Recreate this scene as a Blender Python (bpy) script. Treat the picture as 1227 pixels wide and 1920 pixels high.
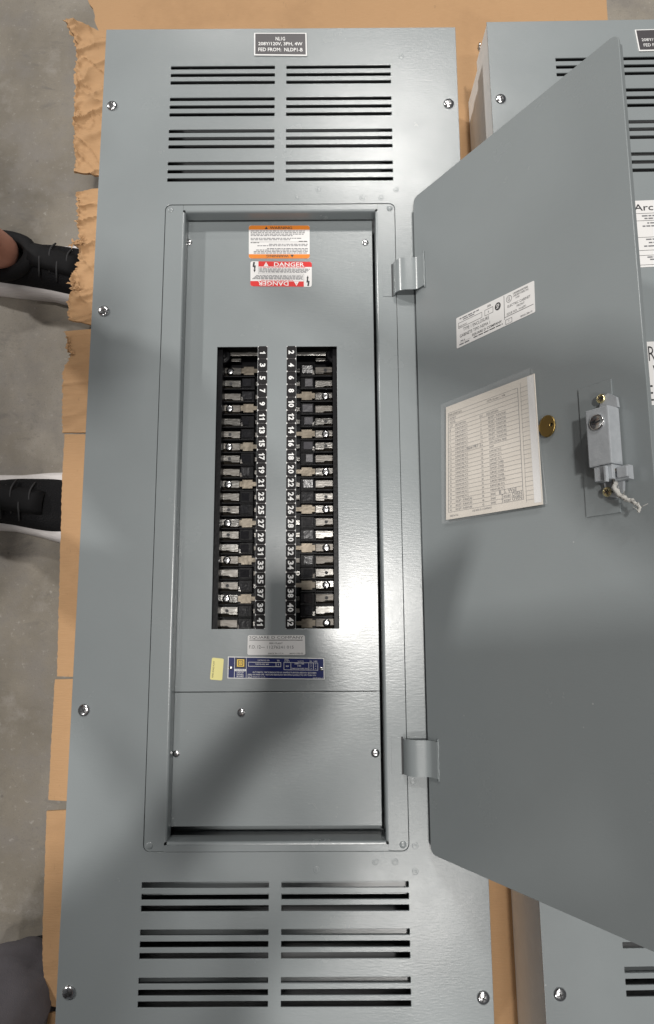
import bpy, bmesh, math, random
from mathutils import Vector, Matrix, noise
random.seed(7)
S = bpy.context.scene
for o in list(bpy.data.objects): bpy.data.objects.remove(o)
COL = S.collection

# ------------------------------------------------------------------ camera
Z0 = 0.30                                     # height of the panel covers above the floor
F_PX, CAM, ROT = 1261.6, Vector((0.0665, -0.1473, Z0 + 0.8795)), (0.1544, 0.0023, -0.0051)
cam_d = bpy.data.cameras.new('camera'); cam = bpy.data.objects.new('camera', cam_d); COL.objects.link(cam)
cam.location = CAM; cam.rotation_euler = ROT
cam_d.sensor_fit = 'VERTICAL'; cam_d.sensor_height = 36.0; cam_d.lens = F_PX / 1920 * 36.0
cam_d.clip_start = 0.02; cam_d.clip_end = 60
S.camera = cam
# ------------------------------------------------------------------ world and lamps (a lit warehouse)
W = bpy.data.worlds.new('World'); S.world = W; W.use_nodes = True
W.node_tree.nodes['Background'].inputs[0].default_value = (0.93, 0.96, 1.0, 1)
W.node_tree.nodes['Background'].inputs[1].default_value = 0.085

def lamp(name, at, toward, sx, sy, power, col=(1, 0.97, 0.93)):
    d = bpy.data.lights.new(name, 'AREA'); d.shape = 'RECTANGLE'; d.size = sx; d.size_y = sy
    d.energy = power; d.color = col
    o = bpy.data.objects.new(name, d); COL.objects.link(o); o.location = at
    o.rotation_euler = (Vector(toward) - Vector(at)).to_track_quat('-Z', 'Y').to_euler()
    return o
LH = 6.0
HB = (0.0, 0.0, Z0)
lamp('high_bay_lamp', (0.36, -0.05, Z0 + LH), HB, 0.36, 0.22, 185)
lamp('high_bay_lamp', (0.75, 5.0, Z0 + LH), HB, 1.3, 0.5, 185)
lamp('high_bay_lamp', (0.75, -2.75, Z0 + LH), HB, 0.8, 0.35, 90)
lamp('high_bay_lamp', (-2.2, -4.2, Z0 + LH), HB, 0.4, 0.25, 85)
lamp('high_bay_lamp', (-7.0, 4.6, Z0 + LH), HB, 0.5, 0.30, 540)
lamp('high_bay_lamp', (-1.3, 7.8, Z0 + LH), HB, 0.6, 0.35, 70)
S.view_settings.view_transform = 'Standard'; S.view_settings.look = 'None'
S.view_settings.exposure = -0.13; S.view_settings.gamma = 1.0
S.render.engine = 'CYCLES'

# ------------------------------------------------------------------ pixels of the photograph to places
RM = Matrix.Rotation(ROT[2], 3, 'Z') @ Matrix.Rotation(ROT[1], 3, 'Y') @ Matrix.Rotation(ROT[0], 3, 'X')
def ray(u, v): return RM @ Vector(((u - 613.5) / F_PX, -(v - 960) / F_PX, -1))
def P(u, v, h=0.0):                          # point at height h above the cover plane
    d = ray(u, v); return CAM + d * ((Z0 + h - CAM.z) / d.z)
# door plane
TH = 1.0048; HX, HZ = 0.1884, Z0 + 0.0116
DD = Vector((math.cos(TH), 0, math.sin(TH))); DN = Vector((-math.sin(TH), 0, math.cos(TH)))
def D(t, y, off=0.0): return Vector((HX, y, HZ)) + DD * t + DN * off
def DPX(u, v, off=0.0):                      # (t, y) of a pixel on the door plane
    d = ray(u, v); o = D(0, 0, off)
    q = CAM + d * ((o - CAM).dot(DN) / d.dot(DN)) - o
    return q.dot(DD), q.y
# ------------------------------------------------------------------ materials
MATS = {}
def mat(name, col, rough=0.5, metal=0.0, spec=0.5, build=None, **kw):
    m = bpy.data.materials.new(name); m.use_nodes = True; nt = m.node_tree
    b = nt.nodes['Principled BSDF']
    b.inputs['Base Color'].default_value = (*col, 1); b.inputs['Roughness'].default_value = rough
    b.inputs['Metallic'].default_value = metal; b.inputs['Specular IOR Level'].default_value = spec
    for k, v in kw.items(): b.inputs[k.replace('_', ' ')].default_value = v
    if build: build(nt, b)
    MATS[name] = m; return m
def N(nt, t, **kw):
    n = nt.nodes.new(t)
    for k, v in kw.items():
        if k in n.inputs.keys(): n.inputs[k].default_value = v
        else: setattr(n, k, v)
    return n
def coords(nt, scale=(1, 1, 1), rot=(0, 0, 0)):
    g = N(nt, 'ShaderNodeNewGeometry'); mp = N(nt, 'ShaderNodeMapping')
    mp.inputs['Scale'].default_value = scale; mp.inputs['Rotation'].default_value = rot
    nt.links.new(g.outputs['Position'], mp.inputs['Vector']); return mp.outputs[0]
def noisetex(nt, vec, scale, detail=4, rough=0.55, dist=0.0):
    n = N(nt, 'ShaderNodeTexNoise', Scale=scale, Detail=detail, Roughness=rough, Distortion=dist)
    nt.links.new(vec, n.inputs['Vector']); return n.outputs['Fac']
def ramp(nt, fac, stops):
    r = N(nt, 'ShaderNodeValToRGB'); e = r.color_ramp.elements
    while len(e) < len(stops): e.new(0.5)
    for i, (p, c) in enumerate(stops): e[i].position = p; e[i].color = (*c, 1)
    nt.links.new(fac, r.inputs[0]); return r.outputs[0]
def bump(nt, b, h, strength, dist=0.001):
    n = N(nt, 'ShaderNodeBump', Strength=strength, Distance=dist)
    nt.links.new(h, n.inputs['Height']); nt.links.new(n.outputs[0], b.inputs['Normal']); return n
def mixc(nt, fac, a, c, mode='MIX'):
    m = N(nt, 'ShaderNodeMix', data_type='RGBA', blend_type=mode)
    for sock, val in ((m.inputs[0], fac), (m.inputs[6], a), (m.inputs[7], c)):
        if hasattr(val, 'links') or hasattr(val, 'is_linked'): nt.links.new(val, sock)
        else: sock.default_value = val if not isinstance(val, tuple) else (*val, 1)
    return m.outputs[2]
def math_(nt, op, a, c):
    m = N(nt, 'ShaderNodeMath', operation=op)
    for i, v in enumerate((a, c)):
        if hasattr(v, 'is_linked'): nt.links.new(v, m.inputs[i])
        else: m.inputs[i].default_value = v
    return m.outputs[0]

PAINT = (0.244, 0.268, 0.275)
def paint_nodes(nt, b):
    v = coords(nt)
    mott = noisetex(nt, v, 9, 5)
    c = mixc(nt, mott, tuple(x * 0.95 for x in PAINT), tuple(x * 1.05 for x in PAINT))
    specks = N(nt, 'ShaderNodeTexVoronoi', Scale=55.0); nt.links.new(v, specks.inputs['Vector'])
    sp = ramp(nt, specks.outputs['Distance'], [(0.0, (1, 1, 1)), (0.035, (1, 1, 1)), (0.06, (0, 0, 0))])
    pick = noisetex(nt, v, 11, 2)
    pk = ramp(nt, pick, [(0.66, (0, 0, 0)), (0.70, (1, 1, 1))])
    sp2 = math_(nt, 'MULTIPLY', sp, pk)
    c2 = mixc(nt, math_(nt, 'MULTIPLY', sp2, 0.35), c, (0.75, 0.75, 0.74))
    nt.links.new(c2, b.inputs['Base Color'])
    rg = ramp(nt, noisetex(nt, v, 6, 6, 0.65), [(0.30, (0.21,) * 3), (0.70, (0.29,) * 3)])
    nt.links.new(rg, b.inputs['Roughness'])
    peel = noisetex(nt, coords(nt, (1, 4.5, 1)), 110, 4, 0.65)
    wave = noisetex(nt, v, 7, 2)
    hs = math_(nt, 'ADD', peel, math_(nt, 'MULTIPLY', wave, 6.0))
    bump(nt, b, hs, 0.20, 0.0005)
mat('grey_paint', PAINT, 0.36, build=paint_nodes)
def galv(nt, b):
    v = coords(nt); n1 = N(nt, 'ShaderNodeTexVoronoi', Scale=60.0); nt.links.new(v, n1.inputs['Vector'])
    nt.links.new(mixc(nt, n1.outputs['Color'], (0.76, 0.775, 0.775), (0.82, 0.835, 0.835)), b.inputs['Base Color'])
mat('box_steel', (0.55, 0.54, 0.50), 0.55, 0.0, build=galv)
mat('box_inside_shade', (0.14, 0.145, 0.15), 0.6)  # box steel darkened: the shade of the unlit interior is in the colour
def steel_nodes(nt, b):
    v = coords(nt); n1 = noisetex(nt, v, 160, 3)
    nt.links.new(ramp(nt, n1, [(0.3, (0.55, 0.55, 0.56)), (0.65, (0.72, 0.72, 0.72))]), b.inputs['Base Color'])
    bump(nt, b, noisetex(nt, v, 160, 2), 0.12, 0.001)
mat('screw_steel', (0.8, 0.8, 0.8), 0.22, 1.0, build=steel_nodes)
def tin_nodes(nt, b):
    v = coords(nt, (1, 7, 1)); n1 = noisetex(nt, v, 90, 4)
    c = ramp(nt, n1, [(0.3, (0.11, 0.107, 0.10)), (0.7, (0.27, 0.266, 0.255))])
    oi = N(nt, 'ShaderNodeObjectInfo')
    c = mixc(nt, math_(nt, 'MULTIPLY', oi.outputs['Random'], 0.65), c, (0.11, 0.095, 0.08))
    nt.links.new(c, b.inputs['Base Color'])
    nt.links.new(ramp(nt, oi.outputs['Random'], [(0.0, (0.22,) * 3), (1.0, (0.45,) * 3)]), b.inputs['Roughness'])
    bump(nt, b, math_(nt, 'ADD', n1, math_(nt, 'MULTIPLY', noisetex(nt, coords(nt), 45, 3), 2.0)), 0.25, 0.001)
mat('tin_plate', (0.8, 0.78, 0.72), 0.3, 1.0, build=tin_nodes)
def plas(nt, b):
    bump(nt, b, noisetex(nt, coords(nt), 220, 3), 0.25, 0.0008)
def strapn(nt, b):
    oi = N(nt, 'ShaderNodeObjectInfo'); v = coords(nt)
    c = mixc(nt, noisetex(nt, v, 120, 4), (0.11, 0.095, 0.074), (0.24, 0.212, 0.172))
    nt.links.new(mixc(nt, math_(nt, 'MULTIPLY', oi.outputs['Random'], 0.5), c, (0.20, 0.165, 0.125)), b.inputs['Base Color'])
    bump(nt, b, noisetex(nt, v, 60, 3), 0.5, 0.002)
mat('strap_metal', (0.40, 0.33, 0.245), 0.4, 0.7, build=strapn)
mat('gloss_black', (0.008, 0.008, 0.010), 0.2, spec=0.35, build=plas)
mat('smoke_plastic', (0.050, 0.048, 0.056), 0.32, spec=0.35, build=plas)
mat('slot_dark', (0.03, 0.03, 0.032), 0.6)
mat('black_plastic', (0.005, 0.005, 0.006), 0.35, spec=0.14, build=plas)
mat('tag_black', (0.010, 0.009, 0.010), 0.55, spec=0.2)
mat('plate_dark', (0.055, 0.05, 0.055), 0.4)
mat('white_print', (0.80, 0.80, 0.79), 0.5)
mat('label_white', (0.74, 0.73, 0.72), 0.42)
mat('ink', (0.025, 0.025, 0.028), 0.5)
mat('ink_grey', (0.16, 0.16, 0.17), 0.6)
mat('orange', (0.76, 0.23, 0.025), 0.5, spec=0.3)
mat('red', (0.66, 0.030, 0.028), 0.5, spec=0.3)
mat('navy', (0.012, 0.020, 0.115), 0.45, spec=0.3)
mat('gold', (0.90, 0.60, 0.06), 0.4)
mat('yellow', (0.83, 0.76, 0.30), 0.5)
def paper(nt, b):
    v = coords(nt)
    nt.links.new(mixc(nt, noisetex(nt, v, 30, 4), (0.60, 0.55, 0.485), (0.72, 0.67, 0.60)), b.inputs['Base Color'])
mat('card_paper', (0.66, 0.61, 0.54), 0.7, build=paper)
mat('brass', (0.40, 0.28, 0.10), 0.38, 1.0)
mat('yellow_zinc', (0.86, 0.74, 0.42), 0.22, 1.0)
def zinc(nt, b):
    v = coords(nt); n1 = noisetex(nt, v, 120, 4)
    nt.links.new(ramp(nt, n1, [(0.3, (0.43, 0.455, 0.48)), (0.7, (0.49, 0.515, 0.54))]), b.inputs['Base Color'])
    bump(nt, b, noisetex(nt, v, 320, 2), 0.25, 0.001)
mat('cast_zinc', (0.40, 0.42, 0.43), 0.5, 0.25, build=zinc)
mat('clear_film', (0.95, 0.96, 0.97), 0.10, Alpha=0.045)
mat('string', (0.52, 0.51, 0.48), 0.85)
def cardb(nt, b):
    v = coords(nt); big = noisetex(nt, v, 5, 4); fine = noisetex(nt, coords(nt, (6, 60, 6)), 12, 3)
    c = mixc(nt, big, (0.385, 0.232, 0.118), (0.485, 0.300, 0.158))
    c = mixc(nt, math_(nt, 'MULTIPLY', fine, 0.55), c, (0.37, 0.21, 0.095))
    sp = ramp(nt, noisetex(nt, v, 130, 2), [(0.70, (0, 0, 0)), (0.76, (1, 1, 1))])
    c = mixc(nt, math_(nt, 'MULTIPLY', sp, 0.25), c, (0.28, 0.16, 0.07))
    st = ramp(nt, noisetex(nt, v, 7.1, 5, 0.65), [(0.52, (0, 0, 0)), (0.72, (1, 1, 1))])
    c = mixc(nt, math_(nt, 'MULTIPLY', st, 0.45), c, (0.30, 0.175, 0.085))
    sm = ramp(nt, noisetex(nt, coords(nt, (5, 1, 5), (0, 0, 0.25)), 34, 4, 0.7), [(0.66, (0, 0, 0)), (0.74, (1, 1, 1))])
    c = mixc(nt, math_(nt, 'MULTIPLY', sm, 0.35), c, (0.15, 0.10, 0.06))
    nt.links.new(c, b.inputs['Base Color'])
    bump(nt, b, math_(nt, 'ADD', fine, math_(nt, 'MULTIPLY', big, 2.0)), 0.25, 0.002)
mat('cardboard', (0.56, 0.32, 0.14), 0.85, build=cardb)
mat('cardboard_torn', (0.40, 0.225, 0.095), 0.9, build=cardb)
def wood(nt, b):
    v = coords(nt, (8, 1, 8)); n1 = noisetex(nt, v, 12, 5)
    nt.links.new(ramp(nt, n1, [(0.3, (0.30, 0.20, 0.11)), (0.7, (0.45, 0.32, 0.19))]), b.inputs['Base Color'])
mat('pallet_wood', (0.4, 0.28, 0.16), 0.8, build=wood)
def conc(nt, b):
    v = coords(nt)
    big = noisetex(nt, v, 2.1, 6, 0.6, 0.4); mid = noisetex(nt, v, 11, 6, 0.65); fine = noisetex(nt, v, 95, 4, 0.7)
    c = ramp(nt, big, [(0.28, (0.090, 0.077, 0.058)), (0.5, (0.195, 0.172, 0.138)), (0.70, (0.32, 0.292, 0.25))])
    c = mixc(nt, math_(nt, 'MULTIPLY', ramp(nt, mid, [(0.34, (1, 1, 1)), (0.52, (0, 0, 0))]), 0.65), c, (0.17, 0.155, 0.14))
    c = mixc(nt, math_(nt, 'MULTIPLY', ramp(nt, mid, [(0.58, (0, 0, 0)), (0.75, (1, 1, 1))]), 0.35), c, (0.42, 0.40, 0.385))
    c = mixc(nt, math_(nt, 'MULTIPLY', ramp(nt, fine, [(0.25, (1, 1, 1)), (0.42, (0, 0, 0))]), 0.5), c, (0.12, 0.11, 0.10))
    c = mixc(nt, math_(nt, 'MULTIPLY', ramp(nt, fine, [(0.60, (0, 0, 0)), (0.75, (1, 1, 1))]), 0.35), c, (0.48, 0.46, 0.43))
    # scuffs and stains
    sv = coords(nt, (1, 2.6, 1), (0, 0, 0.6)); sc = noisetex(nt, sv, 6.5, 7, 0.72, 1.2)
    c = mixc(nt, math_(nt, 'MULTIPLY', ramp(nt, sc, [(0.58, (0, 0, 0)), (0.70, (1, 1, 1))]), 0.6), c, (0.10, 0.092, 0.085))
    pit = N(nt, 'ShaderNodeTexVoronoi', Scale=17.0); nt.links.new(v, pit.inputs['Vector'])
    c = mixc(nt, math_(nt, 'MULTIPLY', ramp(nt, pit.outputs['Distance'], [(0.0, (1, 1, 1)), (0.03, (1, 1, 1)), (0.055, (0, 0, 0))]), 0.6), c, (0.09, 0.08, 0.07))
    grit = noisetex(nt, v, 420, 2, 0.6)
    c = mixc(nt, math_(nt, 'MULTIPLY', ramp(nt, grit, [(0.58, (0, 0, 0)), (0.70, (1, 1, 1))]), 0.5), c, (0.11, 0.10, 0.085))
    nt.links.new(c, b.inputs['Base Color'])
    nt.links.new(ramp(nt, mid, [(0.3, (0.5,) * 3), (0.7, (0.75,) * 3)]), b.inputs['Roughness'])
    bump(nt, b, math_(nt, 'ADD', fine, mid), 0.25, 0.002)
mat('concrete', (0.3, 0.29, 0.26), 0.65, build=conc)
def knit(nt, b):
    v = coords(nt); n1 = N(nt, 'ShaderNodeTexVoronoi', Scale=420.0); nt.links.new(v, n1.inputs['Vector'])
    nt.links.new(mixc(nt, noisetex(nt, v, 40, 3), (0.006, 0.006, 0.007), (0.012, 0.012, 0.013)), b.inputs['Base Color'])
    bump(nt, b, n1.outputs['Distance'], 0.5, 0.002)
mat('black_knit', (0.008, 0.008, 0.009), 0.9, spec=0.15, build=knit)
mat('collar_fabric', (0.009, 0.009, 0.010), 0.8, spec=0.2)
mat('lace', (0.03, 0.03, 0.032), 0.8, spec=0.3)
def foam(nt, b):
    v = coords(nt, (1, 1, 6)); n1 = noisetex(nt, v, 60, 4)
    nt.links.new(mixc(nt, n1, (0.50, 0.47, 0.46), (0.68, 0.655, 0.645)), b.inputs['Base Color'])
    bump(nt, b, n1, 0.5, 0.003)
mat('white_foam', (0.65, 0.62, 0.61), 0.6, build=foam)
def skinn(nt, b):
    v = coords(nt); n1 = noisetex(nt, v, 35, 4)
    nt.links.new(mixc(nt, n1, (0.48, 0.22, 0.155), (0.60, 0.31, 0.23)), b.inputs['Base Color'])
    bump(nt, b, noisetex(nt, v, 220, 3), 0.3, 0.0015)
mat('skin', (0.52, 0.26, 0.19), 0.5, build=skinn)
mat('sock', (0.20, 0.205, 0.22), 0.9)
def cloth(c):
    def f(nt, b):
        v = coords(nt); n1 = noisetex(nt, v, 18, 4)
        nt.links.new(mixc(nt, n1, tuple(x * 0.8 for x in c), tuple(x * 1.15 for x in c)), b.inputs['Base Color'])
        bump(nt, b, noisetex(nt, v, 600, 2), 0.4, 0.001)
    return f
mat('grey_cloth', (0.090, 0.084, 0.094), 0.9, build=cloth((0.090, 0.084, 0.094)))
mat('dark_cloth', (0.03, 0.033, 0.042), 0.9, build=cloth((0.03, 0.033, 0.042)))
mat('shirt_cloth', (0.12, 0.14, 0.17), 0.9, build=cloth((0.12, 0.14, 0.17)))
mat('hair', (0.03, 0.02, 0.013), 0.6)
mat('phone_black', (0.01, 0.01, 0.011), 0.2)

# ------------------------------------------------------------------ object helpers
def link(o, parent=None):
    COL.objects.link(o)
    if parent is not None:
        o.parent = parent
        w = parent['_w'] if '_w' in parent.keys() else None
    return o
WL = {}                                       # world location of every object made here (no rotations used)
def root(name, label, cat, loc, group=None):
    o = bpy.data.objects.new(name, None); COL.objects.link(o); o.location = loc; o.empty_display_size = 0.05
    o['label'] = label; o['category'] = cat
    if group: o['group'] = group
    WL[o.name] = Vector(loc); return o
def tag(o, label, cat, group=None):
    o['label'] = label; o['category'] = cat
    if group: o['group'] = group
    return o
def mk(name, verts, faces, m, parent=None, smooth=False, T=None):
    vs = [Vector(v) for v in verts]
    if T is not None: vs = [T @ v for v in vs]
    lo = Vector([min(v[i] for v in vs) for i in range(3)]); hi = Vector([max(v[i] for v in vs) for i in range(3)])
    c = Vector(((lo.x + hi.x) / 2, (lo.y + hi.y) / 2, lo.z))
    me = bpy.data.meshes.new(name); me.from_pydata([v - c for v in vs], [], faces); me.update()
    me.materials.append(MATS[m])
    if smooth: me.polygons.foreach_set('use_smooth', [True] * len(me.polygons))
    return place(name, me, c, parent)
def place(name, me, c, parent=None, rot=None):
    o = bpy.data.objects.new(name, me); COL.objects.link(o)
    if parent is not None:
        o.parent = parent; o.location = Vector(c) - WL[parent.name]
    else: o.location = c
    if rot is not None: o.rotation_euler = rot
    WL[o.name] = Vector(c)
    return o
def fixnormals(o):
    bm = bmesh.new(); bm.from_mesh(o.data); bmesh.ops.recalc_face_normals(bm, faces=bm.faces); bm.to_mesh(o.data); bm.free(); return o
def curve_mesh(loops, thick, bev=0.0, res=1):
    """flat plate with holes from closed 2-D loops; first loop is the outline; centred on z=0"""
    cu = bpy.data.curves.new('plate', 'CURVE'); cu.dimensions = '2D'; cu.fill_mode = 'BOTH'
    cu.extrude = max(thick / 2 - bev, 0.00001); cu.bevel_depth = bev; cu.bevel_resolution = res; cu.offset = -bev
    for lp in loops:
        s = cu.splines.new('POLY'); s.points.add(len(lp) - 1); s.use_cyclic_u = True
        for i, q in enumerate(lp): s.points[i].co = (q[0], q[1], 0, 1)
    ob = bpy.data.objects.new('plate', cu); COL.objects.link(ob)
    me = bpy.data.meshes.new_from_object(ob.evaluated_get(bpy.context.evaluated_depsgraph_get()))
    vs = [v.co.copy() for v in me.vertices]; fs = [tuple(p.vertices) for p in me.polygons]
    bpy.data.objects.remove(ob); bpy.data.curves.remove(cu); bpy.data.meshes.remove(me)
    return vs, fs
def plate(name, loops, ztop, thick, m, parent, bev=0.0004, T=None):
    vs, fs = curve_mesh(loops, thick, bev)
    o = mk(name, [(v.x, v.y, v.z + ztop - thick / 2) for v in vs], fs, m, parent, T=T)
    return o
def rect(x0, y0, x1, y1): return [(x0, y0), (x1, y0), (x1, y1), (x0, y1)]
def rrect(x0, y0, x1, y1, r, n=5):
    out = []
    for cx, cy, a0 in ((x1 - r, y0 + r, -90), (x1 - r, y1 - r, 0), (x0 + r, y1 - r, 90), (x0 + r, y0 + r, 180)):
        for i in range(n + 1):
            a = math.radians(a0 + 90 * i / n); out.append((cx + r * math.cos(a), cy + r * math.sin(a)))
    return out
BOXF = [(0, 3, 2, 1), (4, 5, 6, 7), (0, 1, 5, 4), (1, 2, 6, 5), (2, 3, 7, 6), (3, 0, 4, 7)]
def boxv(x0, y0, z0, x1, y1, z1):
    return [(x0, y0, z0), (x1, y0, z0), (x1, y1, z0), (x0, y1, z0), (x0, y0, z1), (x1, y0, z1), (x1, y1, z1), (x0, y1, z1)]
def bevel_box(name, x0, y0, z0, x1, y1, z1, m, parent=None, b=0.001, T=None, f=None):
    bm = bmesh.new(); vs = [bm.verts.new(v) for v in boxv(x0, y0, z0, x1, y1, z1)]
    for q in BOXF: bm.faces.new([vs[i] for i in q])
    if b: bmesh.ops.bevel(bm, geom=bm.edges[:], offset=b, segments=2, affect='EDGES', profile=0.6)
    bm.verts.index_update()
    V = [v.co.copy() for v in bm.verts]; Fs = [tuple(v.index for v in q.verts) for q in bm.faces]; bm.free()
    if f: V = [f(v) for v in V]
    o = mk(name, V, Fs, m, parent, T=T); return o
class MB:
    def __init__(s): s.v = []; s.f = []
    def add(s, vs, fs):
        n = len(s.v); s.v += [Vector(v) for v in vs]; s.f += [tuple(i + n for i in q) for q in fs]; return s
    def box(s, *a): return s.add(boxv(*a), BOXF)
    def build(s, name, m, parent=None, smooth=False, T=None): return mk(name, s.v, s.f, m, parent, smooth, T)
def lathe(profile, n=20):
    vs, fs = [], []
    for (r, z) in profile:
        for i in range(n):
            a = 2 * math.pi * i / n; vs.append((r * math.cos(a), r * math.sin(a), z))
    for k in range(len(profile) - 1):
        for i in range(n):
            j = (i + 1) % n; fs.append((k * n + i, k * n + j, (k + 1) * n + j, (k + 1) * n + i))
    fs.append(tuple((len(profile) - 1) * n + i for i in range(n)))
    return vs, fs
def mesh_of(name, vs, fs, m, smooth=False):
    me = bpy.data.meshes.new(name); me.from_pydata([tuple(v) for v in vs], [], fs); me.update(); me.materials.append(MATS[m])
    if smooth: me.polygons.foreach_set('use_smooth', [True] * len(me.polygons))
    return me
def tube(pts, rad, n=8, closed_ends=True):
    pts = [Vector(p) for p in pts]; vs, fs = [], []
    rads = rad if isinstance(rad, (list, tuple)) else [rad] * len(pts)
    up = Vector((0.3, 0.2, 0.93))
    for k, p in enumerate(pts):
        d = (pts[min(k + 1, len(pts) - 1)] - pts[max(k - 1, 0)]).normalized()
        a = d.cross(up).normalized(); b = d.cross(a)
        for i in range(n):
            t = 2 * math.pi * i / n; vs.append(p + (a * math.cos(t) + b * math.sin(t)) * rads[k])
    for k in range(len(pts) - 1):
        for i in range(n):
            j = (i + 1) % n; fs.append((k * n + i, k * n + j, (k + 1) * n + j, (k + 1) * n + i))
    if closed_ends: fs += [tuple(range(n))[::-1], tuple((len(pts) - 1) * n + i for i in range(n))]
    return vs, fs

# text as geometry, fitted into boxes on a label
TCACHE = {}
ONE = [(0.42, 0.0), (0.72, 0.0), (0.72, 1.0), (0.50, 1.0), (0.40, 0.86), (0.14, 0.76), (0.14, 0.60), (0.42, 0.68)]
def numeral_geo(s):
    """bold digits side by side, each one unit high"""
    vs, fs, x = [], [], 0.0
    for ch in s:
        if ch == '1': v, f, w = [(a * 0.72, b) for a, b in ONE], [(0, 1, 2, 3, 4, 7), (4, 5, 6, 7)], 0.58
        else:
            v, f, a, b = text_geo(ch, 0.035); w = 0.68; v = [(p * w, q) for p, q in v]
        k = len(vs); vs += [(p + x, q) for p, q in v]; fs += [tuple(i + k for i in q) for q in f]; x += w + 0.08
    return vs, fs, x - 0.08
def text_geo(s, bold=0.0):
    k = (s, bold)
    if k not in TCACHE:
        cu = bpy.data.curves.new('t', 'FONT'); cu.body = s; cu.size = 1; cu.resolution_u = 2; cu.fill_mode = 'BOTH'; cu.offset = bold
        ob = bpy.data.objects.new('t', cu); COL.objects.link(ob)
        me = bpy.data.meshes.new_from_object(ob.evaluated_get(bpy.context.evaluated_depsgraph_get()))
        vs = [(v.co.x, v.co.y) for v in me.vertices]; fs = [tuple(p.vertices) for p in me.polygons]
        bpy.data.objects.remove(ob); bpy.data.curves.remove(cu); bpy.data.meshes.remove(me)
        x0 = min(v[0] for v in vs); x1 = max(v[0] for v in vs); y0 = min(v[1] for v in vs); y1 = max(v[1] for v in vs)
        TCACHE[k] = ([((x - x0) / (x1 - x0 + 1e-9), (y - y0) / (y1 - y0 + 1e-9)) for x, y in vs], fs, (x1 - x0), (y1 - y0))
    return TCACHE[k]
class Label:
    """a printed sheet on a surface: f(a, b, off) maps label coordinates (0..1) to world"""
    def __init__(s, name, f, parent, base='label_white', r=0.03, aspect=2.0, thick=0.0003, label=None, T=None):
        s.f = f; s.T = T; s.layers = {}; s.thick = thick; n = 4
        lp = rrect(0, 0, 1, 1 / aspect, r) if r else rect(0, 0, 1, 1 / aspect)
        k = len(lp)
        vs = [f(x, y * aspect, 0) for x, y in lp] + [f(x, y * aspect, thick) for x, y in lp]
        fs = [tuple(range(k))[::-1], tuple(k + i for i in range(k))] + [(i, (i + 1) % k, k + (i + 1) % k, k + i) for i in range(k)]
        s.o = mk(name, vs, fs, base, parent, T=T)
        if label: s.o['label'] = label
    def layer(s, m, lev): return s.layers.setdefault((m, lev), MB())
    def quad(s, a0, b0, a1, b1, m='ink', lev=1):
        o = s.thick + 0.00012 * lev
        s.layer(m, lev).add([s.f(a0, b0, o), s.f(a1, b0, o), s.f(a1, b1, o), s.f(a0, b1, o)], [(0, 1, 2, 3)])
    def poly(s, pts, m='ink', lev=1):
        o = s.thick + 0.00012 * lev
        s.layer(m, lev).add([s.f(a, b, o) for a, b in pts], [tuple(range(len(pts)))])
    def box(s, a0, b0, a1, b1, w=0.006, wb=None, m='ink', lev=1):
        wb = wb or w * 2
        s.quad(a0, b0, a1, b0 + wb, m, lev); s.quad(a0, b1 - wb, a1, b1, m, lev)
        s.quad(a0, b0 + wb, a0 + w, b1 - wb, m, lev); s.quad(a1 - w, b0 + wb, a1, b1 - wb, m, lev)
    def text(s, t, a0, b0, a1, b1, m='ink', lev=1, bold=0.0, flip=False, rot=False):
        vs, fs, _, _ = text_geo(t, bold); o = s.thick + 0.00012 * lev; out = []
        for x, y in vs:
            if flip: x, y = 1 - x, 1 - y
            if rot: x, y = y, 1 - x
            out.append(s.f(a0 + (a1 - a0) * x, b0 + (b1 - b0) * y, o))
        s.layer(m, lev).add(out, fs)
    def greek(s, a0, b0, a1, b1, m='ink_grey', lev=1, seed=0):
        """a line of print too small to read"""
        rr = random.Random(seed); a = a0
        while a < a1 - 0.01:
            w = rr.uniform(0.02, 0.075); e = min(a + w, a1); s.quad(a, b0, e, b1, m, lev); a = e + 0.011
    def done(s, names=None):
        for (m, lev), mb in s.layers.items():
            nm = (names or {}).get(m, 'lettering'); mb.build(nm, m, s.o, T=s.T)
        return s.o
def quad_map(q):
    """q: world corners bottom-left, bottom-right, top-right, top-left"""
    q = [Vector(p) for p in q]; n = (q[1] - q[0]).cross(q[3] - q[0]).normalized()
    return lambda a, b, off: (q[0] * (1 - a) + q[1] * a) * (1 - b) + (q[3] * (1 - a) + q[2] * a) * b + n * off
def pxq(h, *uv):    # TL, TR, BR, BL pixels at height h
    tl, tr, br, bl = [P(u, v, h) for u, v in uv]; return quad_map([bl, br, tr, tl])
def dpxq(off, *uv):
    tl, tr, br, bl = [D(*DPX(u, v, off), off) for u, v in uv]; return quad_map([bl, br, tr, tl])

# ------------------------------------------------------------------ floor
CB = -0.155                                   # top of the cardboard, relative to the cover plane
fl = mk('floor', [(-6, -6, 0), (6, -6, 0), (6, 6, 0), (-6, 6, 0)], [(0, 1, 2, 3)], 'concrete'); fl['kind'] = 'structure'
# pallet under the cardboard
pr = root('pallet', 'wooden pallet hidden under the cardboard carrying both grey panels', 'pallet', (0.33, 0, 0))
for i in range(9):
    y = -0.56 + i * 0.15; bevel_box('deck_board', -0.23, y, Z0 + CB - 0.006 - 0.018, 0.90, y + 0.10, Z0 + CB - 0.006, 'pallet_wood', pr, 0.002)
for x in (-0.23, 0.315, 0.862):
    bevel_box('stringer', x, -0.56, 0.001, x + 0.038, 0.74, Z0 + CB - 0.0245, 'pallet_wood', pr, 0.002)

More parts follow.
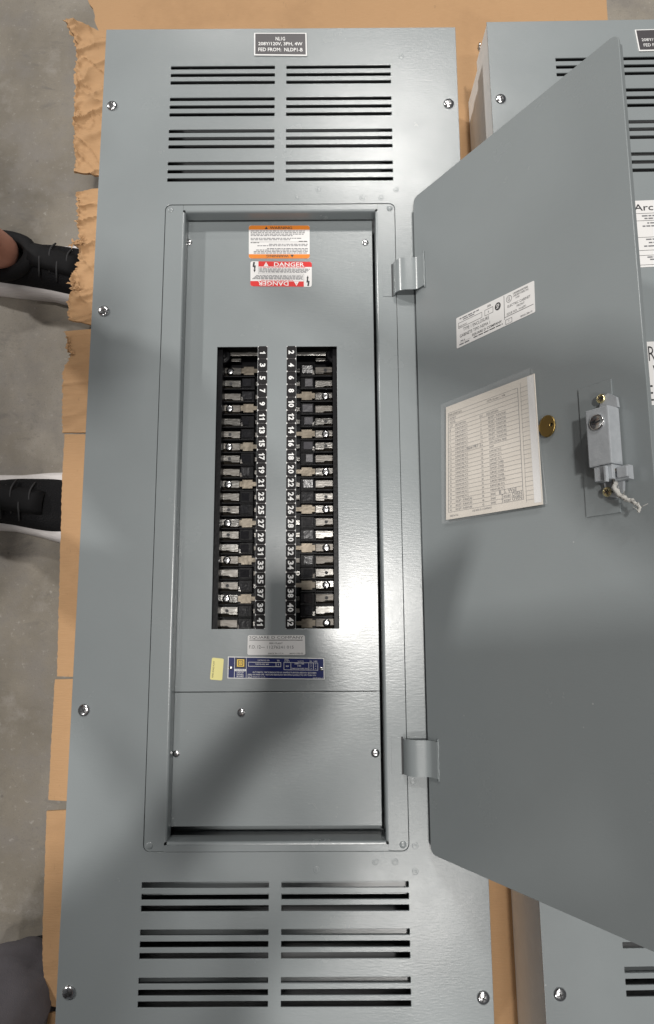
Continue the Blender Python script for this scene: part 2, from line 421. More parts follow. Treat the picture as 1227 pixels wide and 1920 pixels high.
# ------------------------------------------------------------------ cardboard
def poly_at(pts, t):
    t = max(0, min(1, t)); L = [0]
    for a, b in zip(pts, pts[1:]): L.append(L[-1] + (Vector(b) - Vector(a)).length)
    d = t * L[-1]
    for i in range(len(pts) - 1):
        if d <= L[i + 1] + 1e-9:
            k = (d - L[i]) / max(L[i + 1] - L[i], 1e-9); return Vector(pts[i]).lerp(Vector(pts[i + 1]), k)
    return Vector(pts[-1])
def flap(left, top, right, bottom, label, h=CB, nu=14, nv=60, jag=0.0012, wrinkle=0.0, droop=0.0, seed=0, name='cardboard_sheet', group='cardboard pieces under the panels', thick=0.0045, jagtop=0.0, m='cardboard', parent=None, ply=0.0):
    """Coons patch from four pixel polylines at height h (left/right run downwards, top/bottom run rightwards)"""
    w = lambda pl: [P(u, v, h) for u, v in pl]
    L, Tp, R, B = w(left), w(top), w(right), w(bottom); rr = random.Random(seed)
    js = [rr.uniform(-1, 1) * jag for _ in range(nv + 1)]; jt = [rr.uniform(-1, 1) * jagtop for _ in range(nu + 1)]
    vs = []
    for j in range(nv + 1):
        t = j / nv
        for i in range(nu + 1):
            s = i / nu
            p = poly_at(L, t) * (1 - s) + poly_at(R, t) * s + poly_at(Tp, s) * (1 - t) + poly_at(B, s) * t \
                - (L[0] * (1 - s) * (1 - t) + R[0] * s * (1 - t) + L[-1] * (1 - s) * t + R[-1] * s * t)
            if i == 0: p.x += js[j]
            if j == 0: p.y += jt[i]
            q = Vector((p.x * 26 + seed, p.y * 34, seed * 3.1))
            wv = noise.noise(q) + 0.5 * noise.noise(q * 2.3)
            ridge = (1 - abs(noise.noise(Vector((p.x * 16 - p.y * 26, p.y * 20 + seed, 5.5))))) ** 9
            rid2 = (1 - abs(noise.noise(Vector((p.x * 40 + p.y * 22, p.y * 30 - seed, 2.5))))) ** 12
            tear = max(0.0, 1 - s * 2.2) ** 2 * noise.noise(Vector((p.x * 120, p.y * 150, seed))) * 0.5
            p.z += wrinkle * (wv * 0.28 + ridge * 0.75 + rid2 * 0.35 + tear) * (1 - s * 0.5) - droop * (1 - s) ** 2 + 0.0007 * noise.noise(Vector((p.x * 9, p.y * 9, seed)))
            vs.append(p)
    n = nu + 1; fs = []
    for j in range(nv):
        for i in range(nu): fs.append((j * n + i, (j + 1) * n + i, (j + 1) * n + i + 1, j * n + i + 1))
    m0 = len(vs); vs += [v - Vector((0, 0, thick)) for v in vs]
    fs += [tuple(m0 + k for k in reversed(q)) for q in fs[:nu * nv]]
    rim = [i for i in range(n)] + [j * n + nu for j in range(1, nv + 1)] + [nv * n + i for i in range(nu - 1, -1, -1)] + [j * n for j in range(nv - 1, 0, -1)]
    for a, b in zip(rim, rim[1:] + rim[:1]): fs.append((a, b, m0 + b, m0 + a))
    o = mk(name, vs, fs, m, parent, True)
    if parent is None: tag(o, label, 'cardboard', group)
    fixnormals(o)
    if ply:                                       # torn under-ply showing past the edge
        r2 = random.Random(seed + 50); off = [r2.uniform(0.0, 1.0) ** 2 * ply for _ in range(len(left) * 6)]
        nl = []
        for q in range(len(left) * 6):
            t_ = q / (len(left) * 6 - 1); k_ = t_ * (len(left) - 1); i_ = min(int(k_), len(left) - 2); f_ = k_ - i_
            nl.append((left[i_][0] + (left[i_ + 1][0] - left[i_][0]) * f_ - off[q], left[i_][1] + (left[i_ + 1][1] - left[i_][1]) * f_))
        tp = [(nl[0][0], nl[0][1])] + [p for p in top[1:]]; bt = [(nl[-1][0], nl[-1][1])] + [p for p in bottom[1:]]
        flap(nl, tp, right, bt, None, h - thick - 0.0015, 6, 120, jag, wrinkle * 0.7, 0, seed, 'inner_ply', None, 0.0008, 0.0, 'cardboard_torn', o)
    md = o.modifiers.new('edge', 'EDGE_SPLIT'); md.split_angle = math.radians(50)
    return o
flap([(163, -60), (166, 0), (176, 20), (181, 50), (196, 74), (230, 108)], [(163, -60), (1134, -60)], [(1134, -60), (1144, 90)], [(230, 108), (1144, 108)],
     'wide flat sheet of tan cardboard spread beyond the top ends of both grey panels', h=CB - 0.006, nu=30, nv=24, seed=1, jag=0.0015)
flap([(124, 40), (146, 82), (146, 105), (143, 130), (146, 165), (140, 190), (142, 250), (144, 300), (141, 324)],
     [(124, 40), (150, 46), (182, 56), (230, 84)], [(230, 84), (230, 332)], [(141, 324), (186, 331), (230, 334)],
     'crumpled tan cardboard flap with a pointed torn corner sticking out over the concrete', wrinkle=0.012, seed=2, nu=44, nv=150, jag=0.0014, ply=7.0)
flap([(149, 364), (150, 400), (147, 420), (150, 450), (138, 458), (152, 468), (147, 500), (134, 520), (137, 545), (131, 570), (131, 602)],
     [(149, 362), (178, 355), (230, 350)], [(230, 350), (230, 612)], [(131, 603), (174, 609), (230, 610)],
     'frayed and creased tan cardboard flap lying over the toe of the upper black shoe', wrinkle=0.010, seed=3, nu=44, nv=150, jag=0.0022, ply=8.0)
flap([(124, 622), (129, 640), (125, 652), (133, 664), (131, 676), (122, 690), (119, 740), (118, 811)], [(124, 621), (174, 617), (230, 616)],
     [(230, 616), (230, 811)], [(118, 811), (164, 811), (230, 811)], 'short tan cardboard flap with a ragged upper corner between two narrow slits', seed=4, jag=0.0012, nv=90, wrinkle=0.003, ply=5.0)
flap([(121, 814), (117, 900), (114, 1000), (111, 1120), (107, 1268)], [(121, 814), (164, 814), (230, 813)], [(230, 813), (230, 1269)],
     [(107, 1268), (138, 1269), (230, 1269)], 'long straight tan cardboard flap with pencilled scuffs beside the lower black shoe', seed=5, jag=0.0006, nv=90)
flap([(103, 1274), (97, 1380), (91, 1500)], [(103, 1274), (138, 1273), (230, 1273)], [(230, 1273), (230, 1502)], [(91, 1500), (124, 1502), (230, 1503)],
     'plain tan cardboard flap between the long scuffed flap and a wide gap', seed=6, jag=0.0005, nv=50, h=CB + 0.001)
flap([(88, 1521), (84, 1640), (80, 1760), (80, 1800), (86, 1866), (95, 1886)], [(88, 1521), (123, 1519), (230, 1516)], [(230, 1516), (230, 1888)],
     [(95, 1886), (105, 1888), (230, 1889)], 'tan cardboard flap with a rounded lower corner beside the grey trouser leg', seed=7, jag=0.0005, nv=60, wrinkle=0.001)
flap([(84, 1900), (80, 2000)], [(84, 1900), (110, 1900), (230, 1901)], [(230, 1901), (230, 2000)], [(80, 2000), (230, 2000)],
     'last tan cardboard flap in the dark below the rounded flap', seed=8, jag=0.0005, nv=20, h=CB - 0.002)
# sheet between the two panels
flap([(800, 108), (800, 1990)], [(800, 108), (1010, 108)], [(1010, 108), (1010, 1990)], [(800, 1990), (1010, 1990)],
     'long tan cardboard sheet lying in the channel between the two grey panels', seed=9, jag=0.0, nu=16, nv=120, h=CB + 0.001, wrinkle=0.0)
# torn shreds
def shred(pts_px, label, h=CB + 0.004, seed=0, n=26):
    rr = random.Random(seed); mb = MB()
    for _ in range(n):
        u0, v0 = pts_px[rr.randrange(len(pts_px))]; c = P(u0 + rr.uniform(-5, 5), v0 + rr.uniform(-6, 6), h)
        a = rr.uniform(0, 6.28); L = rr.uniform(0.003, 0.010); w = rr.uniform(0.0006, 0.0018)
        d = Vector((math.cos(a), math.sin(a), rr.uniform(-0.3, 0.6))) * L; s = Vector((-math.sin(a), math.cos(a), rr.uniform(-.5, .5))) * w
        mid = c + d * 0.5 + Vector((0, 0, 0.002)); e = c + d
        th = Vector((0, 0, -0.0005))
        q = [c - s, c + s, mid + s, mid - s, e]
        mb.add(q + [x + th for x in q], [(0, 1, 2, 3), (3, 2, 4), (8, 7, 6, 5), (9, 7, 8), (0, 3, 8, 5), (1, 6, 7, 2), (3, 4, 9, 8), (2, 7, 9, 4)])
    o = mb.build('torn_cardboard', 'cardboard_torn'); o['kind'] = 'stuff'; tag(o, label, 'cardboard scraps')
shred([(138, 458), (146, 455), (152, 452)], 'tuft of torn cardboard shreds by the upper shoe laces', seed=3)
shred([(138, 530), (141, 545), (146, 540)], 'torn cardboard curls beside the upper shoe toe', seed=4)
shred([(126, 640), (130, 655)], 'small torn shreds at the ragged corner of the short flap', seed=5, n=10)
# ------------------------------------------------------------------ the panels
XL, XR, YT, YB = -0.26, 0.26, 0.7192, -0.760
FL, FR, FT, FB = -0.1629, 0.1639, 0.4342, -0.4320
BOXH = -CB                                      # panel depth
def avgx(a, b, h=0.0): return (P(*a, h).x + P(*b, h).x) / 2
UV = [126, 140, 154, 185, 199.5, 214, 245, 259, 274, 305.5, 320.5, 336]
LVs = [1659, 1681, 1703, 1748, 1770.5, 1792, 1838.5, 1861, 1883]
ux = (avgx((321, 127), (314, 337)), avgx((516, 127), (514, 337)), avgx((537, 124), (537, 335)), avgx((733, 124), (737, 335)))
lx = (avgx((266, 1658), (259, 1882)), avgx((504, 1658), (503, 1882)), avgx((528, 1660), (527, 1884)), avgx((767, 1660), (771, 1884)))
def slots():
    out = []
    for v in UV:
        y = P(525, v).y
        for a, b in ((0, 1), (2, 3)): out.append(rrect(ux[a], y - 0.0027, ux[b], y + 0.0027, 0.0007, 2))
    for v in LVs:
        y = P(515, v).y
        for a, b in ((0, 1), (2, 3)): out.append(rrect(lx[a], y - 0.0034, lx[b], y + 0.0034, 0.0007, 2))
    return out
SCR = {}
def screw_mesh(r, m='screw_steel', cross=True):
    k = (r, m, cross)
    if k not in SCR:
        h = r * 0.42
        prof = [(r, 0), (r * 0.985, h * 0.35), (r * 0.90, h * 0.65), (r * 0.72, h * 0.88), (r * 0.45, h), (0.0001, h)]
        vs, fs = lathe(prof, 24)
        mb = MB()
        t = r * 0.09; z = h + 0.00005; l = r * 0.62
        mb.box(-l, -t, h * 0.72, l, t, z)
        if cross: mb.box(-t, -l * 0.8, h * 0.72, t, l * 0.8, z + 0.00004)
        SCR[k] = (mesh_of('screw_head', vs, fs, m, True), mesh_of('slot', mb.v, mb.f, 'slot_dark'))
    return SCR[k]
def screw(pos, r, parent, m='screw_steel', cross=True, ang=None, name='screw', normal=None, deep=True):
    a, b = screw_mesh(r, m, cross); ang = random.uniform(0, 3.14) if ang is None else ang
    if normal is None: rot = (0, 0, ang)
    else: rot = (Vector(normal).to_track_quat('Z', 'Y').to_matrix() @ Matrix.Rotation(ang, 3, 'Z')).to_euler()
    o = place(name, a, pos, parent, rot)
    if deep:
        s = bpy.data.objects.new('slot', b); COL.objects.link(s); s.parent = o
    return o
weld_me = mesh_of('spot_weld', *lathe([(0.0040, 0), (0.0038, 0.00008), (0.0034, 0.00013), (0.0030, 0.00008), (0.0024, 0.00008), (0.0015, 0.00016), (0.0001, 0.0002)], 20), 'grey_paint', True)

def panel_shell(r, T, front=True):
    """cover with its vents, box and screws; T places the panel"""
    hole = rrect(FL, FB, FR, FT, 0.0085) if front else None
    loops = [rect(XL, YB, XR, YT)] + ([hole] if front else []) + slots()
    plate('cover', loops, Z0, 0.0022, 'grey_paint', r, 0.0005, T)
    # box: trim skirt above, slightly inset box below
    w = 0.002; zt = Z0 - 0.0024; zm = Z0 - 0.072; zb = Z0 + CB + 0.001
    for nm, x0, y0, x1, y1, a, b in (('skirt', XL + 0.001, YB + 0.001, XR - 0.001, YT - 0.001, zm, zt), ('box_wall', XL + 0.0045, YB + 0.0045, XR - 0.0045, YT - 0.0045, zb, zm - 0.001)):
        mb = MB()
        mb.box(x0, y0, a, x0 + w, y1, b); mb.box(x1 - w, y0, a, x1, y1, b)
        mb.box(x0 + w, y0, a, x1 - w, y0 + w, b); mb.box(x0 + w, y1 - w, a, x1 - w, y1, b)
        mb.build(nm, 'box_steel', r, T=T)
    mk('box_back', boxv(XL + 0.008, YB + 0.008, zb, XR - 0.008, YT - 0.008, zb + 0.003), BOXF, 'box_inside_shade', r, T=T)
    mb = MB(); zi = zm + 0.068
    for x0, y0, x1, y1 in ((XL + 0.008, YB + 0.008, XL + 0.010, YT - 0.008), (XR - 0.010, YB + 0.008, XR - 0.008, YT - 0.008), (XL + 0.010, YT - 0.010, XR - 0.010, YT - 0.008), (XL + 0.010, YB + 0.008, XR - 0.010, YB + 0.010)):
        mb.box(x0, y0, zb + 0.003, x1, y1, zi)
    mb.build('box_shade_liner', 'box_inside_shade', r, T=T)  # dark sheets inside the walls, coloured as the shade in the box
    for v in (1659, 1748, 1838.5):            # baffles behind the lower vents
        y0 = P(515, v).y + 0.012; y1 = P(515, v + 24).y - 0.0035
        mk('vent_baffle', boxv(lx[0] - 0.02, y1, Z0 - 0.021, lx[3] + 0.02, y0, Z0 - 0.019), BOXF, 'grey_paint', r, T=T)
def welds(r, pts):
    for u, v in pts: place('spot_weld', weld_me, P(u, v, 0.0), r)

I4 = Matrix.Identity(4)
pz = Z0 + CB + 0.001
PA = root('electrical_panel', 'grey steel electrical panel lying on cardboard with its door swung open over numbered breaker slots', 'electrical panel', (0, 0, pz))
panel_shell(PA, I4)
for u, v in ((210, 197), (194, 582), (157, 1332), (128, 1862), (842, 193), (907, 1872)):
    screw(P(u, v, 0.002), 0.0078, PA).location.z -= 0.002
welds(PA, [(753, 106), (597, 355), (680, 371), (715, 371), (743, 356), (556, 370), (594, 1631), (704, 1616), (741, 1616), (779, 1586), (779, 1634), (775, 1465)])
# --- door frame: four pieces with a rounded inner lip
OXL, OXR = avgx((346, 420), (314, 1560)), avgx((702, 420), (727, 1560))
OYT, OYB = P(525, 396).y, P(520, 1579).y
DFH = -0.025
zf = Z0 - 0.0012; lip = 0.0032; wall = 0.020
def lip_profile(n=5):                          # distance from the opening edge (outward positive), height
    out = [(0.0, -wall)]
    for i in range(n + 1):
        a = math.radians(90 * i / n); out.append((lip - lip * math.cos(a), -lip + lip * math.sin(a)))
    return out
LPF = lip_profile()
def frame_piece(name, e0, e1, outline, inward, sweep_a, sweep_b):
    """outline: flat polygon on top; lip swept from sweep_a to sweep_b along the opening edge; inward: unit vector towards the opening"""
    mb = MB(); k = len(outline)
    mb.add([(x, y, zf) for x, y in outline], [tuple(range(k))])
    prof = LPF; iv = Vector((inward[0], inward[1], 0)); vs = []
    for q in (sweep_a, sweep_b):
        for d, z in prof: vs.append(Vector((q[0], q[1], 0)) - iv * d + Vector((0, 0, zf + z)))
    n = len(prof); mb.add(vs, [(i, i + 1, n + i + 1, n + i) for i in range(n - 1)])
    o = mb.build(name, 'grey_paint', PA); fixnormals(o)
    md = o.modifiers.new('thick', 'SOLIDIFY'); md.thickness = 0.0014; md.offset = 1 if False else -1
    return o
g = 0.0006
def corner(cx, cy, r, a0):
    return [(cx + r * math.cos(math.radians(a0 + 90 * i / 5)), cy + r * math.sin(math.radians(a0 + 90 * i / 5))) for i in range(6)]
R0 = 0.0078
fl_, fr_, ft_, fb_ = FL + g, FR - g, FT - g, FB + g
frame_piece('frame_stile', 0, 0, corner(fl_ + R0, ft_ - R0, R0, 90) + corner(fl_ + R0, fb_ + R0, R0, 180) + [(OXL - lip, fb_), (OXL - lip, ft_)], (1, 0), (OXL, OYB), (OXL, OYT))
frame_piece('frame_stile', 0, 0, corner(fr_ - R0, fb_ + R0, R0, 270) + corner(fr_ - R0, ft_ - R0, R0, 0) + [(OXR + lip, ft_), (OXR + lip, fb_)], (-1, 0), (OXR, OYB), (OXR, OYT))
frame_piece('frame_rail', 0, 0, [(OXL - lip + 0.0003, ft_), (OXL - lip + 0.0003, OYT + lip), (OXR + lip - 0.0003, OYT + lip), (OXR + lip - 0.0003, ft_)], (0, -1), (OXL, OYT), (OXR, OYT))
frame_piece('frame_rail', 0, 0, [(OXL - lip + 0.0003, fb_), (OXL - lip + 0.0003, OYB - lip), (OXR + lip - 0.0003, OYB - lip), (OXR + lip - 0.0003, fb_)], (0, 1), (OXL, OYB), (OXR, OYB))
rv = mesh_of('rivet', *lathe([(0.0044, 0), (0.0040, 0.0004), (0.0030, 0.0007), (0.0014, 0.0009), (0.0001, 0.0009)], 16), 'grey_paint', True)
for x, y in ((fl_ + 0.0068, ft_ - 0.0068), (fr_ - 0.0068, ft_ - 0.0068), (fl_ + 0.0068, fb_ + 0.0068), (fr_ - 0.0068, fb_ + 0.0068)):
    place('rivet', rv, (x, y, zf), PA)
# --- dead front in two plates
c1x = (avgx((407, 650), (398, 1178), DFH), avgx((482, 650), (480, 1178), DFH)); c2x = (avgx((556, 650), (555, 1180), DFH), avgx((631, 652), (637, 1180), DFH))
cy0, cy1 = P(515, 1179, DFH).y, P(515, 650, DFH).y
dx0, dx1 = OXL - 0.012, avgx((697, 450), (717, 1500), DFH)
sy = P(520, 1297, DFH).y
zd = Z0 + DFH
dtop = P(525, 415, DFH).y; dbot = P(520, 1549, DFH).y
plate('dead_front', [rect(dx0, sy + 0.0005, dx1, dtop), rect(c1x[0], cy0, c1x[1], cy1), rect(c2x[0], cy0, c2x[1], cy1)], zd, 0.0018, 'grey_paint', PA, 0.0004)
plate('lower_dead_front', [rect(dx0, dbot, dx1, sy - 0.0005)], zd, 0.0018, 'grey_paint', PA, 0.0004)
bevel_box('gutter_wall', OXL - 0.004, OYB - 0.0065, Z0 - 0.085, OXR + 0.004, OYB - 0.0040, zf - wall + 0.004, 'grey_paint', PA, 0)
bevel_box('gutter_wall', OXR + 0.0045, OYB - 0.0035, Z0 - 0.085, OXR + 0.0065, OYT, zf - wall + 0.004, 'grey_paint', PA, 0)
bevel_box('added_gap_plate', OXL - 0.004, OYB - 0.0038, Z0 - 0.062, OXR + 0.004, dbot + 0.004, Z0 - 0.060, 'grey_paint', PA, 0)  # added plate that catches some light so the bottom gap reads grey
bevel_box('added_gap_plate', dx1 - 0.004, dbot + 0.0045, Z0 - 0.062, OXR + 0.004, OYT, Z0 - 0.060, 'grey_paint', PA, 0)  # same kind of added plate below the gap on the right
# bent lip along the top of the dead front
mk('dead_front_lip', [(dx0, dtop + 0.0004, zd - 0.0006), (dx1, dtop + 0.0004, zd - 0.0006), (dx1, dtop + 0.010, zd - 0.006), (dx0, dtop + 0.010, zd - 0.006),
    (dx0, dtop + 0.0004, zd - 0.0022), (dx1, dtop + 0.0004, zd - 0.0022), (dx1, dtop + 0.010, zd - 0.0076), (dx0, dtop + 0.010, zd - 0.0076)], BOXF[::-1], 'grey_paint', PA)
for u, v, r in ((355, 455, 0.0048), (685, 455, 0.0048), (331, 1413, 0.0046), (704, 1412, 0.0056), (453, 1336, 0.0056)):
    screw(P(u, v, DFH), r, PA, name='dead_front_screw')
# --- number tags
tx1 = avgx((492, 661), (489, 1166), DFH); tx2 = avgx((546, 661), (546, 1166), DFH)
ty0, ty1 = P(515, 661, DFH).y, P(515, 1166, DFH).y
tp = (ty0 - ty1) / 20; tw = 0.0066; th_ = tp / 2 - 0.0001
ch = 0.0016
oct_ = [(-tw + ch, -th_), (tw - ch, -th_), (tw, -th_ + ch), (tw, th_ - ch), (tw - ch, th_), (-tw + ch, th_), (-tw, th_ - ch), (-tw, -th_ + ch)]
oct_ = [(x * 0.990, y * 0.998) for x, y in oct_]
tag_me = mesh_of('number_tag', [(x, y, 0.0003) for x, y in oct_] + [(x, y, 0.0006) for x, y in oct_], [tuple(range(8))[::-1], tuple(range(8, 16))] + [(i, (i + 1) % 8, 8 + (i + 1) % 8, 8 + i) for i in range(8)], 'tag_black')
for tx in (tx1, tx2):
    mk('number_strip', boxv(tx - tw, ty1 - th_, zd, tx + tw, ty0 + th_, zd + 0.00028), BOXF, 'label_white', PA)
for i in range(42):
    n = i + 1; tx = tx1 if i % 2 == 0 else tx2; y = ty0 - tp * (i // 2)
    o = place('number_tag', tag_me, (tx, y, zd), PA)
    vs, fs, w = numeral_geo(str(n)); hh = 0.0080; ww = w * hh
    out = [(tx - hh / 2 + yy * hh, y + ww / 2 - xx * hh, zd + 0.00075) for xx, yy in vs]   # turned a quarter clockwise
    mk('numeral', out, fs, 'white_print', o)
# --- bus interior
IB = -0.078; IT = -0.062
BI = mk('bus_base', boxv(c1x[0] - 0.03, cy0 - 0.02, Z0 + IB - 0.012, c2x[1] + 0.03, cy1 + 0.02, Z0 + IB), BOXF, 'black_plastic', PA)
rows = 21
def rowy(i): return P(515, 696 + 23.65 * i, IT).y
def prism(name, pts, z0, z1, m, parent, slope=None):
    k = len(pts); vs = [(x, y, z0) for x, y in pts] + [(x, y, z1) for x, y in pts]
    fs = [tuple(range(k))[::-1], tuple(range(k, 2 * k))] + [(i, (i + 1) % k, k + (i + 1) % k, k + i) for i in range(k)]
    return fixnormals(mk(name, vs, fs, m, parent))
hp = (rowy(0) - rowy(1))
kindL = 'SHPSPHSHPSPHSHPSPHSHP'; kindR = 'HPSPHSHPSPHSHPSPHSHPS'
hole_me = mesh_of('hole', *lathe([(0.0024, 0), (0.0024, 0.0002), (0.0001, 0.0002)], 14), 'slot_dark')
side = [dict(tab=(avgx((419, 700), (413, 1160), IT), avgx((450, 700), (447, 1160), IT)), strap=(avgx((456, 700), (454, 1160), IT), avgx((474, 700), (474, 1160), IT)), scr=avgx((431, 700), (426, 1119), IT), tong=c1x[1] + 0.004, kinds=kindL, edge=c1x[0], inner=c1x[1]),
        dict(tab=(avgx((624, 700), (627, 1160), IT), avgx((592, 700), (593, 1160), IT)), strap=(avgx((585, 700), (586, 1160), IT), avgx((566, 700), (566, 1160), IT)), scr=avgx((610, 740), (613, 1119), IT), tong=c2x[0] - 0.004, kinds=kindR, edge=c2x[1], inner=c2x[0])]
rr = random.Random(11)
for sd in side:
    o0, o1 = sd['tab']; s0, s1 = sd['strap']; sg = 1 if o1 > o0 else -1
    # outer rail (black wall beside the tabs)
    e = sd['edge']
    mk('rail', boxv(min(e - sg * 0.012, e + sg * 0.006), cy0 - 0.015, Z0 + IB + 0.0002, max(e - sg * 0.012, e + sg * 0.006), cy1 + 0.015, Z0 + DFH - 0.012), BOXF, 'black_plastic', BI)
    mk('rail', boxv(min(o0 - sg * 0.0015, o0 - sg * 0.004), cy0 - 0.01, Z0 + IB + 0.0003, max(o0 - sg * 0.0015, o0 - sg * 0.004), cy1 - 0.02, Z0 + IT + 0.006), BOXF, 'black_plastic', BI)
    for i in range(rows):
        y = rowy(i); k = sd['kinds'][i]; hh = hp * 0.27; jig = rr.uniform(-0.0006, 0.0006); y += jig
        wt = abs(o1 - o0); zt = Z0 + IT + rr.uniform(-0.001, 0.001)
        X = lambda f: o0 + (o1 - o0) * f
        pts = [(X(0), y + hh), (X(1), y + hh), (X(1), y - hh * 0.9), (X(0.58), y - hh * 0.9), (X(0.48), y - hh * 0.55), (X(0.06), y - hh * 0.55), (X(0), y - hh * 0.4)]
        tb = prism('terminal_tab', pts, zt - 0.0016, zt, 'tin_plate', BI)
        # bent lip below the tab
        mk('tab_lip', [(X(0.02), y - hh * 0.62, zt - 0.0022), (X(0.98), y - hh * 0.98, zt - 0.0022), (X(0.98), y - hh * 1.5, zt - 0.010), (X(0.02), y - hh * 1.35, zt - 0.010),
                       (X(0.02), y - hh * 0.62 - 0.0002, zt - 0.0036), (X(0.98), y - hh * 0.98 - 0.0002, zt - 0.0036), (X(0.98), y - hh * 1.5 - 0.0002, zt - 0.0114), (X(0.02), y - hh * 1.35 - 0.0002, zt - 0.0114)], BOXF, 'strap_metal', BI)
        if k == 'S':
            screw((sd['scr'], y, zt), 0.0056, BI, cross=False, ang=rr.uniform(0.4, 1.3), name='terminal_screw', deep=False)
            # its slot is built at the same level of the tree
            a = rr.uniform(0.4, 1.3); dxy = Vector((math.cos(a), math.sin(a), 0)) * 0.0042; nn = Vector((-dxy.y, dxy.x, 0)) * 0.13; c = Vector((sd['scr'], y, zt + 0.0056 * 0.42 + 0.0001))
            mk('screw_slot', [c - dxy - nn, c + dxy - nn, c + dxy + nn, c - dxy + nn], [(0, 1, 2, 3)], 'slot_dark', BI)
            Y = lambda f: s0 + (s1 - s0) * f
            pts = [(o1 + sg * 0.001, y + hh * 0.75), (s0, y + hh * 0.75), (s0, y + hh * 1.15), (s1, y + hh * 1.15), (s1, y + hh * 0.55), (sd['tong'], y + hh * 0.5), (sd['tong'], y - hh * 0.5), (s1, y - hh * 0.6), (s1, y - hh * 1.2), (s0, y - hh * 1.2), (s0, y - hh * 0.75), (o1 + sg * 0.001, y - hh * 0.75)]
            prism('bus_strap', pts, zt + 0.0005, zt + 0.0025, 'strap_metal', BI)
        else:
            if k == 'H':
                place('hole', hole_me, (X(0.42), y + hh * 0.1, zt), BI)
            b0, b1 = (s0 - sg * 0.003, s1 + sg * 0.0015)
            bevel_box('insulator_block', min(b0, b1), y - hp * 0.42, Z0 + IB, max(b0, b1), y + hp * 0.42, Z0 + IT + 0.004 + rr.uniform(-0.001, 0.001), 'black_plastic', BI, 0.0008)
            w0, w1 = s0 - sg * 0.001, s0 + (s1 - s0) * rr.uniform(0.55, 0.95); za = Z0 + IT + 0.0052; dz = rr.uniform(-0.0016, 0.0022)
            mk('glint_wedge', [(w0, y - hp * 0.30, za), (w1, y - hp * 0.30, za), (w1, y + hp * 0.26, za + dz), (w0, y + hp * 0.26, za + dz), (w0, y - hp * 0.30, za + 0.0012), (w1, y - hp * 0.30, za + 0.0012), (w1, y + hp * 0.26, za + 0.0012 + dz), (w0, y + hp * 0.26, za + 0.0012 + dz)],  # added wedge on the block, tilted to catch the lamps as glints
               BOXF, 'smoke_plastic' if (sg < 0 and i < 9 and rr.random() < 0.6) else 'gloss_black', BI)
            b0, b1 = (s1 + sg * 0.003, sd['tong'])
            mk('bus_finger', boxv(min(b0, b1), y - hp * 0.16, Z0 + IT - 0.001, max(b0, b1), y + hp * 0.14, Z0 + IT + 0.0005), BOXF, 'tin_plate', BI)
            if rr.random() < 0.55:
                b0, b1 = (o1 + sg * 0.0018, o1 + sg * 0.0048)
                mk('clip', boxv(min(b0, b1), y - hp * 0.38, Z0 + IT - 0.001, max(b0, b1), y - hp * 0.08, Z0 + IT + 0.0048), BOXF, 'tin_plate', BI)
        # ridge between rows
        yr = (rowy(i) + rowy(i + 1)) / 2 if i < rows - 1 else rowy(i) - hp / 2
        a, b = o0 - sg * 0.003, s1 + sg * 0.002
        bevel_box('divider', min(a, b), yr - 0.0009, Z0 + IB, max(a, b), yr + 0.0009, Z0 + IT + 0.0062, 'black_plastic', BI, 0.0006)
    # steel bracket across the top end
    a, b = sd['edge'], sd['inner']
    bevel_box('end_bracket', min(a, b) - 0.008, P(515, 667, -0.05).y, Z0 - 0.052, max(a, b) + 0.008, cy1 + 0.03, Z0 - 0.049, 'tin_plate', BI, 0.0005)
    cx_ = sd['edge'] + sg * 0.0035
    mk('grommet', [(v[0] + cx_, v[1] + cy1 - 0.004, v[2] + Z0 - 0.0488) for v in lathe([(0.0125, 0), (0.0118, 0.002), (0.010, 0.003), (0.008, 0.0015), (0.006, 0.0045), (0.003, 0.005), (0.0001, 0.005)], 22)[0]], lathe([(1, 0)] * 7, 22)[1], 'black_plastic', BI, True)
    y0 = rowy(-1); k0, k1 = min(o0, o1), max(o0, o1)
    bevel_box('terminal_tab', k0, y0 - 0.004, Z0 + IT - 0.002, k1, y0 + 0.005, Z0 + IT, 'tin_plate', BI, 0.0003)

# --- labels on the dead front and cover
L = Label('nameplate', pxq(0.0002, (477, 63), (575, 63), (576, 106), (477, 105)), PA, 'white_print', 0.0, 2.3, 0.0012, 'small black engraved plate with white lettering')
L.quad(0.022, 0.055, 0.978, 0.965, 'plate_dark', 1)
L.text('NL1G', 0.41, 0.66, 0.59, 0.82, 'white_print', 2, 0.016); L.text('208Y/120V, 3PH, 4W', 0.08, 0.42, 0.92, 0.59, 'white_print', 2, 0.016); L.text('FED FROM:  NLDP1-B', 0.08, 0.18, 0.92, 0.34, 'white_print', 2, 0.016)
L.done({'plate_dark': 'plate_face'})
L = Label('warning_label', pxq(DFH + 0.0001, (467, 423), (581, 423), (581, 485), (467, 485)), PA, 'label_white', 0.03, 1.85, label='white label with orange WARNING bands')
ow = 0.0
L.poly([(0.0, 0.87), (1.0, 0.87), (1.0, 0.95), (0.985, 0.985), (0.96, 0.998), (0.04, 0.998), (0.015, 0.985), (0.0, 0.95)], 'orange'); L.poly([(1.0, 0.13), (0.0, 0.13), (0.0, 0.05), (0.015, 0.015), (0.04, 0.002), (0.96, 0.002), (0.985, 0.015), (1.0, 0.05)], 'orange')
L.text('WARNING', 0.345, 0.885, 0.71, 0.965, 'ink', 2, 0.012); L.poly([(0.26, 0.885), (0.315, 0.885), (0.2875, 0.968)], 'ink', 2)
L.text('WARNING', 0.29, 0.035, 0.655, 0.115, 'ink', 2, 0.012, flip=True); L.poly([(0.685, 0.115), (0.7125, 0.032), (0.74, 0.115)], 'ink', 2)
